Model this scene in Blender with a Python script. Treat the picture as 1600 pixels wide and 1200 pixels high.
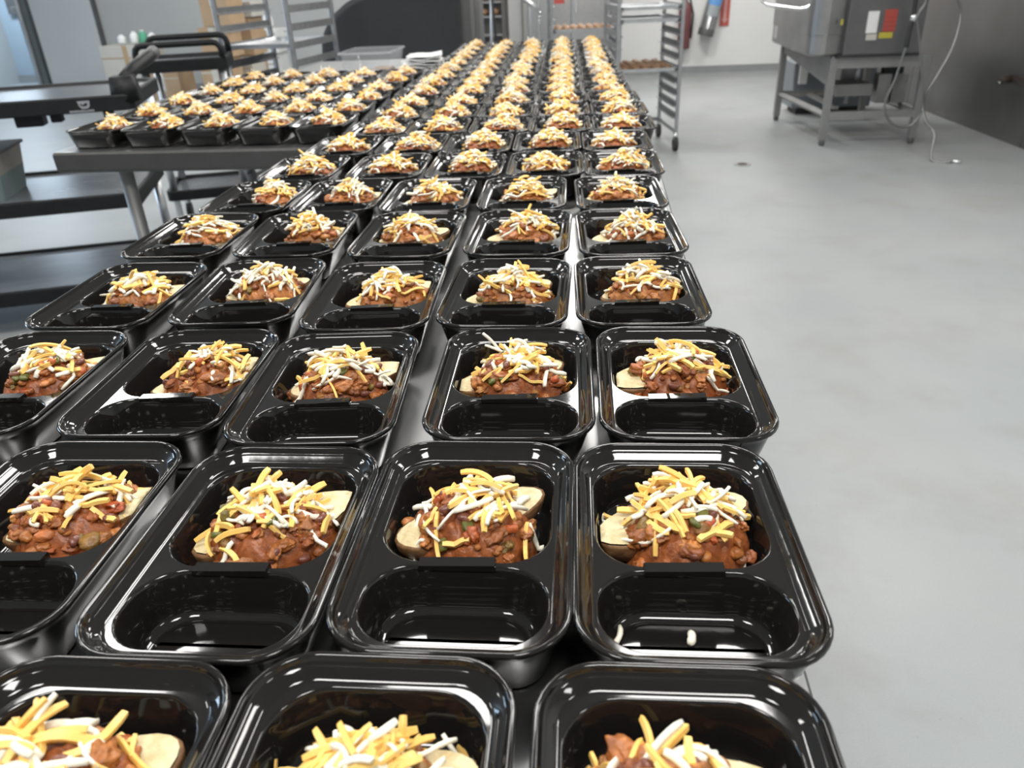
import bpy, math, random
import numpy as np
from mathutils import Vector, Matrix

# ---------------------------------------------------------------- clear, camera, world, lights, exposure
for o in list(bpy.data.objects):
    bpy.data.objects.remove(o)
scn = bpy.context.scene
COL = scn.collection

F = 1190.7359
CAM = np.array([0.0, 0.0, 1.2999])
RGT = np.array([0.99743759, 0.06018217, -0.0386828])
UPV = np.array([0.00534442, 0.4765096, 0.87915302])
FWD = np.array([-0.07134206, 0.87710701, -0.47496695])
cam_data = bpy.data.cameras.new('camera')
cam = bpy.data.objects.new('camera', cam_data)
COL.objects.link(cam)
cam_data.sensor_width = 36.0
cam_data.lens = F / 1600 * 36.0
cam_data.clip_start = 0.02
cam_data.dof.use_dof = True
cam_data.dof.focus_distance = 0.72
cam_data.dof.aperture_fstop = 9.0
M3 = Matrix(((RGT[0], UPV[0], -FWD[0]), (RGT[1], UPV[1], -FWD[1]), (RGT[2], UPV[2], -FWD[2])))
cam.matrix_world = Matrix.Translation(Vector(CAM)) @ M3.to_4x4()
scn.camera = cam

world = bpy.data.worlds.new('world')
scn.world = world
world.use_nodes = True
world.node_tree.nodes['Background'].inputs[0].default_value = (0.75, 0.8, 0.85, 1)
world.node_tree.nodes['Background'].inputs[1].default_value = 0.15

scn.view_settings.view_transform = 'Standard'
scn.view_settings.look = 'None'
scn.view_settings.exposure = 0.0
scn.view_settings.gamma = 1.0
scn.view_settings.use_curve_mapping = False
scn.cycles.use_denoising = True
scn.cycles.max_bounces = 8


def area(name, loc, sx, sy, power, color=(1, 1, 1), rot=(0, 0, 0)):
    d = bpy.data.lights.new(name, 'AREA')
    d.shape = 'RECTANGLE'
    d.size, d.size_y, d.energy, d.color = sx, sy, power, color
    o = bpy.data.objects.new(name, d)
    o.location, o.rotation_euler = loc, rot
    COL.objects.link(o)
    return o


CEIL = 2.9
WARM = (1.0, 0.978, 0.94)
for lx, ly, lp in ((-1.75, 2.0, 26), (-0.42, 2.0, 26), (0.45, 2.0, 26), (2.2, 2.0, 22),
                   (-3.0, 4.1, 30), (0.27, 4.06, 26), (2.1, 4.1, 24), (-1.6, 6.4, 30), (0.2, 6.4, 30), (-0.2, 7.9, 26),  # last panel on this line is added to brighten the white column
                   (-1.6, 8.8, 34), (0.9, 8.8, 58), (2.2, 9.3, 34), (-4.6, 5.0, 30), (-4.6, 8.6, 36),
                   (-0.78, -0.4, 26), (0.37, -0.4, 26), (2.4, -0.4, 18), (-3.2, 1.2, 22)):
    area('ceiling_panel_light', (lx, ly, CEIL - 0.03), 0.5, 0.5, lp, WARM)
area('cooler_light', (-8.3, 11.9, 2.2), 0.8, 0.5, 75, (0.7, 0.85, 1.0))
area('blue_fill_light', (-8.6, 3.5, 1.6), 2.2, 2.0, 190, (0.58, 0.78, 1.0), (math.radians(90), 0, math.radians(-90)))  # added blue fill tinting the left side; no opening is built there

# ---------------------------------------------------------------- helpers


def at(px, py, Y):
    d = FWD + (px - 800) / F * RGT - (py - 600) / F * UPV
    t = (Y - CAM[1]) / d[1]
    return Vector(CAM + t * d)


def tag(o, label=None, cat=None, group=None, kind=None):
    if label: o['label'] = label
    if cat: o['category'] = cat
    if group: o['group'] = group
    if kind: o['kind'] = kind
    return o


def empty(name, loc, label, cat, group=None, rz=0.0):
    o = bpy.data.objects.new(name, None)
    o.empty_display_size = 0.05
    o.location = loc
    o.rotation_euler = (0, 0, rz)
    COL.objects.link(o)
    return tag(o, label, cat, group)


def copy_tree(o, parent=None):
    c = o.copy()
    COL.objects.link(c)
    if parent is not None:
        c.parent = parent
    for ch in o.children:
        copy_tree(ch, c)
    return c


def link(name, me, mat=None, parent=None, smooth=False, bevel=0.0, autos=None):
    if mat is not None:
        for m in (mat if isinstance(mat, (list, tuple)) else [mat]):
            me.materials.append(m)
    o = bpy.data.objects.new(name, me)
    COL.objects.link(o)
    if parent is not None:
        o.parent = parent
    if smooth:
        me.polygons.foreach_set('use_smooth', [True] * len(me.polygons))
    if bevel > 0:
        b = o.modifiers.new('bevel', 'BEVEL')
        b.width = bevel
        b.segments = 2
        b.limit_method = 'ANGLE'
        b.angle_limit = math.radians(35)
    return o


class MB:
    def __init__(s):
        s.v, s.f, s.m = [], [], []

    def add(s, vs, fs, mi=0):
        b = len(s.v)
        s.v += [tuple(p) for p in vs]
        s.f += [tuple(i + b for i in f) for f in fs]
        s.m += [mi] * len(fs)
        return s

    def box(s, c, d, rz=0.0, mi=0, top=(1, 1), rx=0.0, ry=0.0):
        x, y, z = d[0] / 2, d[1] / 2, d[2] / 2
        R = Matrix.Rotation(rz, 3, 'Z') @ Matrix.Rotation(ry, 3, 'Y') @ Matrix.Rotation(rx, 3, 'X')
        vs = []
        for k in (-1, 1):
            tx, ty = top if k > 0 else (1, 1)
            for a, b in ((-1, -1), (1, -1), (1, 1), (-1, 1)):
                vs.append(R @ Vector((a * x * tx, b * y * ty, k * z)) + Vector(c))
        return s.add(vs, [(3, 2, 1, 0), (4, 5, 6, 7), (0, 1, 5, 4), (1, 2, 6, 5), (2, 3, 7, 6), (3, 0, 4, 7)], mi)

    def span(s, a, b, mi=0):
        return s.box([(a[i] + b[i]) / 2 for i in range(3)], [abs(b[i] - a[i]) for i in range(3)], mi=mi)

    def tube(s, pts, r, n=8, mi=0, cap=True):
        pts = [Vector(p) for p in pts]
        rs = r if isinstance(r, (list, tuple)) else [r] * len(pts)
        loops = []
        side = None
        for i, p in enumerate(pts):
            t = (pts[min(i + 1, len(pts) - 1)] - pts[max(i - 1, 0)]).normalized()
            if side is None:
                a = Vector((0, 0, 1)) if abs(t.z) < 0.9 else Vector((1, 0, 0))
                side = t.cross(a).normalized()
            else:
                side = (side - t * side.dot(t)).normalized()
            up = t.cross(side)
            loops.append([p + (side * math.cos(2 * math.pi * k / n) + up * math.sin(2 * math.pi * k / n)) * rs[i] for k in range(n)])
        return s.loft(loops, cap, cap, mi)

    def loft(s, loops, cap0=False, cap1=False, mi=0):
        n = len(loops[0])
        vs = [p for l in loops for p in l]
        fs = []
        for i in range(len(loops) - 1):
            for k in range(n):
                k2 = (k + 1) % n
                fs.append((i * n + k, i * n + k2, (i + 1) * n + k2, (i + 1) * n + k))
        if cap0: fs.append(tuple(reversed(range(n))))
        if cap1: fs.append(tuple(range((len(loops) - 1) * n, len(loops) * n)))
        return s.add(vs, fs, mi)

    def prism(s, poly, axis, a, b, mi=0):
        def mk(u, v, w):
            return {'x': (w, u, v), 'y': (u, w, v), 'z': (u, v, w)}[axis]
        n = len(poly)
        vs = [mk(u, v, a) for u, v in poly] + [mk(u, v, b) for u, v in poly]
        fs = [tuple(range(n)), tuple(reversed(range(n, 2 * n)))]
        fs += [(k, k + n, (k + 1) % n + n, (k + 1) % n) for k in range(n)]
        return s.add(vs, fs, mi)

    def mesh(s, name):
        me = bpy.data.meshes.new(name)
        me.from_pydata(s.v, [], s.f)
        me.polygons.foreach_set('material_index', s.m)
        import bmesh
        bm = bmesh.new()
        bm.from_mesh(me)
        bmesh.ops.recalc_face_normals(bm, faces=bm.faces)
        bm.to_mesh(me)
        bm.free()
        return me

    def build(s, name, mat, parent=None, smooth=False, bevel=0.0):
        return link(name, s.mesh(name), mat, parent, smooth, bevel)


def rr(w, d, r, n=8, bow=0.0, cx=0.0, cy=0.0):
    pts = []
    for sx, sy, a0 in ((1, 1, 0), (-1, 1, 90), (-1, -1, 180), (1, -1, 270)):
        for k in range(n + 1):
            a = math.radians(a0 + 90 * k / n)
            x = sx * (w / 2 - r) + r * math.cos(a)
            y = sy * (d / 2 - r) + r * math.sin(a)
            pts.append([x, y])
    out = []
    for x, y in pts:
        bx = bow * max(0, 1 - (2 * y / d) ** 2) * (1 if x > 0 else -1) * min(1, abs(x) / (w / 2) * 1.2)
        by = bow * max(0, 1 - (2 * x / w) ** 2) * (1 if y > 0 else -1) * min(1, abs(y) / (d / 2) * 1.2)
        out.append((x + bx + cx, y + by + cy))
    return out


# ---------------------------------------------------------------- materials
def mat(name, color, rough=0.5, metal=0.0, spec=0.5, noise=None, bump=None, trans=0.0, alpha=1.0, emit=None):
    """noise = (scale, second colour, detail, lo, hi[, stretch]); bump = (scale, strength)"""
    m = bpy.data.materials.new(name)
    m.use_nodes = True
    nt = m.node_tree
    b = nt.nodes['Principled BSDF']
    b.inputs['Base Color'].default_value = (*color, 1)
    b.inputs['Roughness'].default_value = rough
    b.inputs['Metallic'].default_value = metal
    b.inputs['Specular IOR Level'].default_value = spec
    if trans: b.inputs['Transmission Weight'].default_value = trans
    if alpha < 1: b.inputs['Alpha'].default_value = alpha
    tc = nt.nodes.new('ShaderNodeTexCoord')
    mp = nt.nodes.new('ShaderNodeMapping')
    nt.links.new(tc.outputs['Object'], mp.inputs[0])
    if noise:
        if len(noise) > 5: mp.inputs['Scale'].default_value = noise[5]
        n = nt.nodes.new('ShaderNodeTexNoise')
        n.inputs['Scale'].default_value = noise[0]
        n.inputs['Detail'].default_value = noise[2]
        nt.links.new(mp.outputs[0], n.inputs['Vector'])
        r = nt.nodes.new('ShaderNodeValToRGB')
        r.color_ramp.elements[0].position, r.color_ramp.elements[1].position = noise[3], noise[4]
        r.color_ramp.elements[0].color = (*color, 1)
        r.color_ramp.elements[1].color = (*noise[1], 1)
        nt.links.new(n.outputs['Fac'], r.inputs[0])
        nt.links.new(r.outputs[0], b.inputs['Base Color'])
    if bump:
        n2 = nt.nodes.new('ShaderNodeTexNoise')
        n2.inputs['Scale'].default_value = bump[0]
        n2.inputs['Detail'].default_value = 4
        nt.links.new(mp.outputs[0], n2.inputs['Vector'])
        bp = nt.nodes.new('ShaderNodeBump')
        bp.inputs['Strength'].default_value = bump[1]
        bp.inputs['Distance'].default_value = 0.002
        nt.links.new(n2.outputs['Fac'], bp.inputs['Height'])
        nt.links.new(bp.outputs[0], b.inputs['Normal'])
    return m


M_black = mat('tray_plastic', (0.010, 0.0092, 0.0085), 0.065, spec=0.42, bump=(14, 0.16))
M_steel = mat('stainless', (0.50, 0.50, 0.50), 0.30, 1.0, noise=(60, (0.62, 0.62, 0.62), 3, 0.3, 0.7, (1, 0.03, 1)))
M_steel_shade = mat('stainless_shaded_edge', (0.085, 0.083, 0.081), 0.5, 0.6, noise=(14, (0.10, 0.098, 0.095), 3, 0.3, 0.7))  # stainless of the unlit table edges, their shade put into the colour
M_alu = mat('aluminium', (0.60, 0.61, 0.63), 0.38, 0.85, noise=(25, (0.70, 0.71, 0.72), 2, 0.3, 0.7))
M_rack = mat('rack_aluminium', (0.33, 0.335, 0.345), 0.42, 0.8, noise=(25, (0.40, 0.405, 0.415), 2, 0.3, 0.7))
M_kettle = mat('kettle_steel', (0.27, 0.27, 0.265), 0.38, 0.85, noise=(5, (0.36, 0.355, 0.35), 4, 0.3, 0.7))
M_kettle_rail = mat('kettle_rail_steel', (0.24, 0.24, 0.235), 0.5, 0.6, noise=(8, (0.28, 0.28, 0.275), 3, 0.3, 0.7))  # duller, rougher steel for rails and legs
M_dark = mat('dark_housing', (0.10, 0.10, 0.102), 0.5, 0.3, noise=(7, (0.125, 0.125, 0.125), 3, 0.3, 0.7))
M_cladding = mat('stainless_cladding', (0.20, 0.195, 0.19), 0.36, 0.9, noise=(2.2, (0.255, 0.250, 0.245), 4, 0.3, 0.7))
M_white = mat('white_paint', (0.74, 0.745, 0.74), 0.5, noise=(1.2, (0.70, 0.70, 0.69), 3, 0.35, 0.7))
M_greywall = mat('grey_paint', (0.50, 0.505, 0.49), 0.55, noise=(1.0, (0.46, 0.465, 0.45), 3, 0.35, 0.7))
M_door = mat('door_panel_white', (0.60, 0.615, 0.62), 0.5, noise=(1.5, (0.57, 0.585, 0.59), 3, 0.35, 0.7))
M_ceiling = mat('ceiling_tile', (0.75, 0.75, 0.74), 0.8, noise=(40, (0.70, 0.70, 0.69), 2, 0.3, 0.7))
M_cove = mat('grey_cove', (0.24, 0.25, 0.255), 0.45, noise=(6, (0.27, 0.28, 0.285), 2, 0.3, 0.7))
M_cooler = mat('cooler_panel', (0.33, 0.40, 0.46), 0.5, noise=(1.5, (0.30, 0.37, 0.43), 2, 0.3, 0.7))
M_cart = mat('cart_black_plastic', (0.008, 0.0085, 0.0095), 0.5, spec=0.25, noise=(30, (0.012, 0.0125, 0.0135), 3, 0.3, 0.7))
M_cart_top = mat('cart_shelf_sheen', (0.085, 0.093, 0.105), 0.25, noise=(3.5, (0.15, 0.16, 0.175), 6, 0.35, 0.75, (1, 3, 1)))  # black shelves; the blue-grey reflection on them is painted into the colour
M_rubber = mat('black_rubber', (0.02, 0.02, 0.02), 0.6, noise=(20, (0.03, 0.03, 0.03), 2, 0.3, 0.7))
M_card = mat('cardboard', (0.40, 0.27, 0.16), 0.8, noise=(6, (0.46, 0.32, 0.20), 3, 0.3, 0.7))
M_cardw = mat('pale_carton', (0.55, 0.53, 0.48), 0.7, noise=(6, (0.50, 0.48, 0.43), 3, 0.3, 0.7))
M_fabric = mat('black_cover_fabric', (0.026, 0.026, 0.028), 0.85, noise=(90, (0.034, 0.034, 0.036), 2, 0.3, 0.7))
M_whitep = mat('white_plastic', (0.80, 0.81, 0.80), 0.4, noise=(9, (0.74, 0.75, 0.74), 2, 0.3, 0.7))
M_paper = mat('white_paper', (0.78, 0.78, 0.77), 0.8, noise=(20, (0.70, 0.70, 0.69), 2, 0.3, 0.7))
M_red = mat('red_plastic', (0.50, 0.10, 0.075), 0.5, noise=(12, (0.42, 0.09, 0.07), 3, 0.3, 0.7))
M_redlabel = mat('red_label', (0.42, 0.06, 0.045), 0.6, noise=(30, (0.36, 0.07, 0.055), 3, 0.35, 0.65))
M_yellow = mat('yellow_label', (0.50, 0.42, 0.05), 0.6, noise=(30, (0.42, 0.36, 0.05), 2, 0.3, 0.7))
M_blue = mat('blue_label', (0.10, 0.28, 0.62), 0.5, noise=(30, (0.14, 0.33, 0.66), 2, 0.3, 0.7))
M_teal = mat('teal_grey_tub', (0.13, 0.185, 0.19), 0.5, noise=(8, (0.16, 0.21, 0.21), 3, 0.3, 0.7))
M_tubtop = mat('tub_contents_beige', (0.34, 0.31, 0.27), 0.6, noise=(8, (0.28, 0.26, 0.23), 4, 0.3, 0.7))
M_chrome = mat('chrome', (0.85, 0.85, 0.86), 0.12, 1.0, noise=(20, (0.8, 0.8, 0.81), 2, 0.3, 0.7))
M_hose = mat('steel_hose', (0.24, 0.24, 0.235), 0.35, 0.9, noise=(400, (0.30, 0.30, 0.29), 1, 0.4, 0.6))
M_green = mat('green_label', (0.08, 0.33, 0.20), 0.5, noise=(20, (0.10, 0.38, 0.24), 2, 0.3, 0.7))
M_rust = mat('rust_stain', (0.045, 0.03, 0.022), 0.7, noise=(60, (0.07, 0.05, 0.04), 4, 0.3, 0.7))
M_logo = mat('logo_print', (0.30, 0.31, 0.33), 0.5, noise=(300, (0.22, 0.23, 0.25), 1, 0.3, 0.7))
M_oven = mat('oven_interior_dark', (0.07, 0.065, 0.06), 0.5, noise=(8, (0.10, 0.09, 0.08), 3, 0.3, 0.7))
M_clear = mat('clear_plastic', (0.50, 0.52, 0.54), 0.08, alpha=0.16, bump=(20, 0.05))
M_clear_rim = mat('clear_plastic_rim', (0.62, 0.64, 0.66), 0.1, alpha=0.45, bump=(20, 0.05))

M_skin = mat('potato_skin', (0.16, 0.075, 0.030), 0.45, noise=(90, (0.28, 0.15, 0.065), 6, 0.35, 0.65), bump=(160, 0.5))
M_flesh = mat('potato_flesh', (0.66, 0.56, 0.34), 0.55, noise=(85, (0.50, 0.39, 0.19), 6, 0.38, 0.72), bump=(150, 1.0))
M_ched = mat('cheddar', (0.90, 0.55, 0.13), 0.5, noise=(60, (0.92, 0.62, 0.20), 2, 0.35, 0.65))
M_jack = mat('white_cheese', (0.88, 0.82, 0.66), 0.5, noise=(60, (0.90, 0.86, 0.74), 2, 0.35, 0.65))
M_bean = mat('kidney_bean', (0.14, 0.042, 0.028), 0.3, noise=(120, (0.20, 0.07, 0.04), 3, 0.35, 0.65), bump=(300, 0.2))
M_pepper = mat('green_pepper', (0.13, 0.125, 0.022), 0.3, noise=(140, (0.07, 0.085, 0.018), 3, 0.35, 0.7), bump=(250, 0.3))
M_tomato = mat('tomato_piece', (0.42, 0.075, 0.022), 0.28, noise=(140, (0.50, 0.14, 0.035), 3, 0.35, 0.7), bump=(250, 0.4))
M_roast = mat('roasted_brown', (0.30, 0.17, 0.09), 0.5, noise=(30, (0.17, 0.09, 0.045), 4, 0.35, 0.65), bump=(80, 0.6))


def chili_material():
    m = bpy.data.materials.new('chili')
    m.use_nodes = True
    nt = m.node_tree
    b = nt.nodes['Principled BSDF']
    g = nt.nodes.new('ShaderNodeNewGeometry')
    r = nt.nodes.new('ShaderNodeValToRGB')
    cr = r.color_ramp
    cols = [(0.0, (0.27, 0.085, 0.024)), (0.22, (0.36, 0.120, 0.030)), (0.42, (0.44, 0.160, 0.040)), (0.56, (0.31, 0.088, 0.025)),
            (0.70, (0.21, 0.066, 0.027)), (0.84, (0.47, 0.20, 0.055)), (0.93, (0.38, 0.075, 0.022)), (1.0, (0.16, 0.125, 0.030))]
    while len(cr.elements) < len(cols): cr.elements.new(0.5)
    for e, (p, c) in zip(cr.elements, cols):
        e.position, e.color = p, (*c, 1)
    nt.links.new(g.outputs['Random Per Island'], r.inputs[0])
    tc = nt.nodes.new('ShaderNodeTexCoord')
    n = nt.nodes.new('ShaderNodeTexNoise')
    n.inputs['Scale'].default_value, n.inputs['Detail'].default_value = 130, 5
    nt.links.new(tc.outputs['Object'], n.inputs['Vector'])
    r2 = nt.nodes.new('ShaderNodeValToRGB')
    r2.color_ramp.elements[0].position, r2.color_ramp.elements[1].position = 0.32, 0.7
    r2.color_ramp.elements[0].color, r2.color_ramp.elements[1].color = (0.60, 0.54, 0.48, 1), (1.35, 1.42, 1.4, 1)
    nt.links.new(n.outputs['Fac'], r2.inputs[0])
    mx = nt.nodes.new('ShaderNodeMix')
    mx.data_type, mx.blend_type = 'RGBA', 'MULTIPLY'
    mx.inputs['Factor'].default_value = 1
    nt.links.new(r.outputs[0], mx.inputs['A'])
    nt.links.new(r2.outputs[0], mx.inputs['B'])
    nt.links.new(mx.outputs['Result'], b.inputs['Base Color'])
    b.inputs['Roughness'].default_value = 0.36
    b.inputs['Specular IOR Level'].default_value = 0.45
    n2 = nt.nodes.new('ShaderNodeTexNoise')
    n2.inputs['Scale'].default_value, n2.inputs['Detail'].default_value = 260, 5
    nt.links.new(tc.outputs['Object'], n2.inputs['Vector'])
    bp = nt.nodes.new('ShaderNodeBump')
    bp.inputs['Strength'].default_value, bp.inputs['Distance'].default_value = 0.7, 0.0015
    nt.links.new(n2.outputs['Fac'], bp.inputs['Height'])
    nt.links.new(bp.outputs[0], b.inputs['Normal'])
    return m


M_chili = chili_material()


def floor_material():
    m = bpy.data.materials.new('epoxy_floor')
    m.use_nodes = True
    nt = m.node_tree
    b = nt.nodes['Principled BSDF']
    tc = nt.nodes.new('ShaderNodeTexCoord')

    def noise(scale, detail, lo, hi, c0, c1, rough=0.5):
        n = nt.nodes.new('ShaderNodeTexNoise')
        n.inputs['Scale'].default_value, n.inputs['Detail'].default_value = scale, detail
        n.inputs['Roughness'].default_value = rough
        nt.links.new(tc.outputs['Object'], n.inputs['Vector'])
        r = nt.nodes.new('ShaderNodeValToRGB')
        r.color_ramp.elements[0].position, r.color_ramp.elements[1].position = lo, hi
        r.color_ramp.elements[0].color, r.color_ramp.elements[1].color = (*c0, 1), (*c1, 1)
        nt.links.new(n.outputs['Fac'], r.inputs[0])
        return r.outputs[0]

    def mul(a, c):
        mx = nt.nodes.new('ShaderNodeMix')
        mx.data_type, mx.blend_type = 'RGBA', 'MULTIPLY'
        mx.inputs['Factor'].default_value = 1
        nt.links.new(a, mx.inputs['A'])
        nt.links.new(c, mx.inputs['B'])
        return mx.outputs['Result']
    base = noise(1.6, 5, 0.35, 0.68, (0.312, 0.331, 0.338), (0.352, 0.361, 0.362))
    stain = noise(2.7, 6, 0.50, 0.72, (1, 1, 1), (0.91, 0.87, 0.84), 0.6)
    speck = noise(75, 2, 0.74, 0.80, (1, 1, 1), (0.72, 0.71, 0.70))
    grain = noise(300, 2, 0.35, 0.65, (0.97, 0.97, 0.97), (1.03, 1.03, 1.03))
    nt.links.new(mul(mul(mul(base, stain), speck), grain), b.inputs['Base Color'])
    b.inputs['Roughness'].default_value = 0.40
    b.inputs['Specular IOR Level'].default_value = 0.4
    n2 = nt.nodes.new('ShaderNodeTexNoise')
    n2.inputs['Scale'].default_value = 14
    nt.links.new(tc.outputs['Object'], n2.inputs['Vector'])
    bp = nt.nodes.new('ShaderNodeBump')
    bp.inputs['Strength'].default_value, bp.inputs['Distance'].default_value = 0.12, 0.004
    nt.links.new(n2.outputs['Fac'], bp.inputs['Height'])
    nt.links.new(bp.outputs[0], b.inputs['Normal'])
    return m


# ---------------------------------------------------------------- the room
XR, YB, XL, YF = 3.42, 11.0, -9.0, -3.0
def struct(name, mb, m, parent=None, bevel=0.0):
    o = mb.build(name, m, parent, bevel=bevel)
    if parent is None: o['kind'] = 'structure'
    return o


struct('floor', MB().span((XL, YF, -0.1), (XR + 0.1, 13.2, 0.0)), floor_material())
struct('ceiling', MB().span((XL, YF, CEIL), (XR + 0.1, 13.2, CEIL + 0.1)), M_ceiling)
struct('wall_back', MB().span((-7.33, YB, 0), (-0.95, YB + 0.12, CEIL)), M_greywall)
struct('wall_back_white', MB().span((-0.95, YB, 0), (XR, YB + 0.12, CEIL)), M_white)
struct('wall_cooler', MB().span((XL, 13.0, 0), (-6.2, 13.12, CEIL)), M_cooler)
struct('wall_left', MB().span((XL - 0.1, YF, 0), (XL, 13.12, CEIL)), M_greywall)
struct('wall_front', MB().span((XL, YF - 0.1, 0), (XR + 0.1, YF, CEIL)), M_white)
wr = struct('wall_right', MB().span((XR, YF, 0), (XR + 0.1, 13.0, CEIL)), M_white)
for k, (y0, y1) in enumerate(((4.6, 6.06), (6.07, 8.2), (8.21, 10.2))):
    MB().span((XR - 0.035, y0, 0.0), (XR - 0.001, y1, 2.6)).build('steel_panel', M_cladding, wr, bevel=0.004)
struct('baseboard_back', MB().prism([(YB - 0.014, 0), (YB, 0), (YB, 0.115), (YB - 0.008, 0.115), (YB - 0.012, 0.03), (YB - 0.05, 0.0)], 'x', -6.2, XR - 0.04), M_cove)
struct('baseboard_cooler', MB().span((XL, 12.96, 0), (-6.3, 13.0, 0.12)), M_cove)
col = struct('wall_column', MB().span((-0.69, 9.5, 0), (-0.485, YB, CEIL)), M_white)
# cooler doorway frame and door
tr = struct('trim_1', MB().span((-7.34, YB - 0.05, 0), (-7.13, YB, CEIL)), mat('doorway_frame', (.13, .15, .155), .5, noise=(6, (.16, .18, .185), 3, .3, .7)))
MB().tube([(-7.285, YB - 0.07, 0.02), (-7.285, YB - 0.07, 2.8)], 0.030, 8).build('edge_strip', M_alu, tr, True)
MB().tube([(-7.16, YB - 0.06, 0.02), (-7.16, YB - 0.06, 2.8)], 0.014, 8).build('door_seal', M_dark, tr, True)
MB().span((-7.42, YB - 0.045, 1.125), (-7.31, YB - 0.005, 1.15)).build('strap', M_alu, tr)
dr = struct('door_1', MB().span((-7.13, YB - 0.06, 0.03), (-6.28, YB - 0.001, 2.3)), M_door, bevel=0.006)
MB().span((-6.28, YB - 0.055, 0.0), (-6.235, YB - 0.001, 2.3)).build('door_jamb', M_dark, dr)
MB().span((-7.13, YB - 0.066, 0.03), (-6.28, YB - 0.06, 0.15)).build('kick_plate', M_alu, dr)
# inside the cooler
pp = empty('wall_bracket', (-8.35, 12.9, 0.9), 'pale bracket and post on the blue cooler wall seen through the doorway', 'bracket')
MB().span((-0.10, -0.02, 0.0), (0.20, 0.1, 0.07)).build('bracket_arm', M_whitep, pp, bevel=0.01)
MB().span((0.0, 0.02, 0.08), (0.14, 0.1, 0.75)).build('bracket_post', M_whitep, pp)
MB().span((-0.45, 0.03, 0.12), (-0.03, 0.1, 0.75)).build('vent_box', M_dark, pp)
tag(MB().tube([(-7.62, 12.8, 0), (-7.62, 12.8, 0.26)], [0.045, 0.03], 10).build('red_post', M_red, None, True), 'small red post standing just inside the cooler doorway', 'post')

# floor drain
dn = at(1160, 257, 5.35); 
fd = empty('floor_drain', (1.29, 5.75, 0.0), 'small round dark floor drain in the grey floor beside the wheeled rack', 'drain')
MB().tube([(0, 0, -0.002), (0, 0, 0.004)], 0.06, 20).build('drain_rim', M_kettle, fd)
MB().tube([(0, 0, 0.004), (0, 0, 0.006)], 0.035, 16).build('drain_grate', M_rust, fd)

# ---------------------------------------------------------------- tables
def table(cx, cy, w, d, rz, label, group):
    t = empty('prep_table', (cx, cy, 0), label, 'table', group, rz)
    h = 0.90
    prof = [(0.006, 0.842), (0.0006, 0.847), (0.0, 0.892), (0.004, 0.899), (0.012, 0.9005)]
    loops = []
    for off, z in prof:
        x, y = w / 2 - off, d / 2 - off
        loops.append([(-x, -y, z), (x, -y, z), (x, y, z), (-x, y, z)])
    loops[-1] = [(p[0], p[1], 0.8998) for p in loops[-1]]
    top = MB().loft(loops, True, True)
    top.m = [1 if k < 12 else 0 for k in range(len(top.f))]  # side bands get the steel with shade in its colour
    top.build('tabletop', [M_steel, M_steel_shade], t)
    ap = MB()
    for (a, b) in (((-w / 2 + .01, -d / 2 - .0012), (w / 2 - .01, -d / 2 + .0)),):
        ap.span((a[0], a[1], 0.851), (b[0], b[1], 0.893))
    ap.build('front_apron', M_steel_shade, t)
    for sx in (-1, 1):
        for sy in (-1, 1):
            x, y = sx * (w / 2 - 0.15), sy * (d / 2 - 0.09)
            l = MB().tube([(x, y, 0.05), (x, y, 0.845)], 0.0205, 14).build('leg', M_kettle_rail, t, True)
            MB().tube([(x, y, 0), (x, y, 0.02), (x, y, 0.055)], [0.016, 0.025, 0.021], 12).build('foot', M_alu, l, True)
    MB().box((0, 0, 0.25), (w - 0.24, d - 0.14, 0.03)).build('undershelf', M_steel, t, bevel=0.004)
    return t


table(-0.212, 1.165, 0.80, 2.42, -0.042, 'long stainless prep table crowded with black trays, the one closest to the camera', 'prep tables')
table(-0.165, 3.62, 0.79, 2.44, 0.0, 'stainless prep table continuing the tray rows behind, ending by the wheeled pan rack', 'prep tables')
TB = table(-1.0105, 3.335, 0.80, 2.44, -0.036, 'stainless side table with bare front apron and round leg beside the black utility cart', 'prep tables')

# ---------------------------------------------------------------- trays
TW, TD, TH = 0.154, 0.229, 0.050


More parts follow.
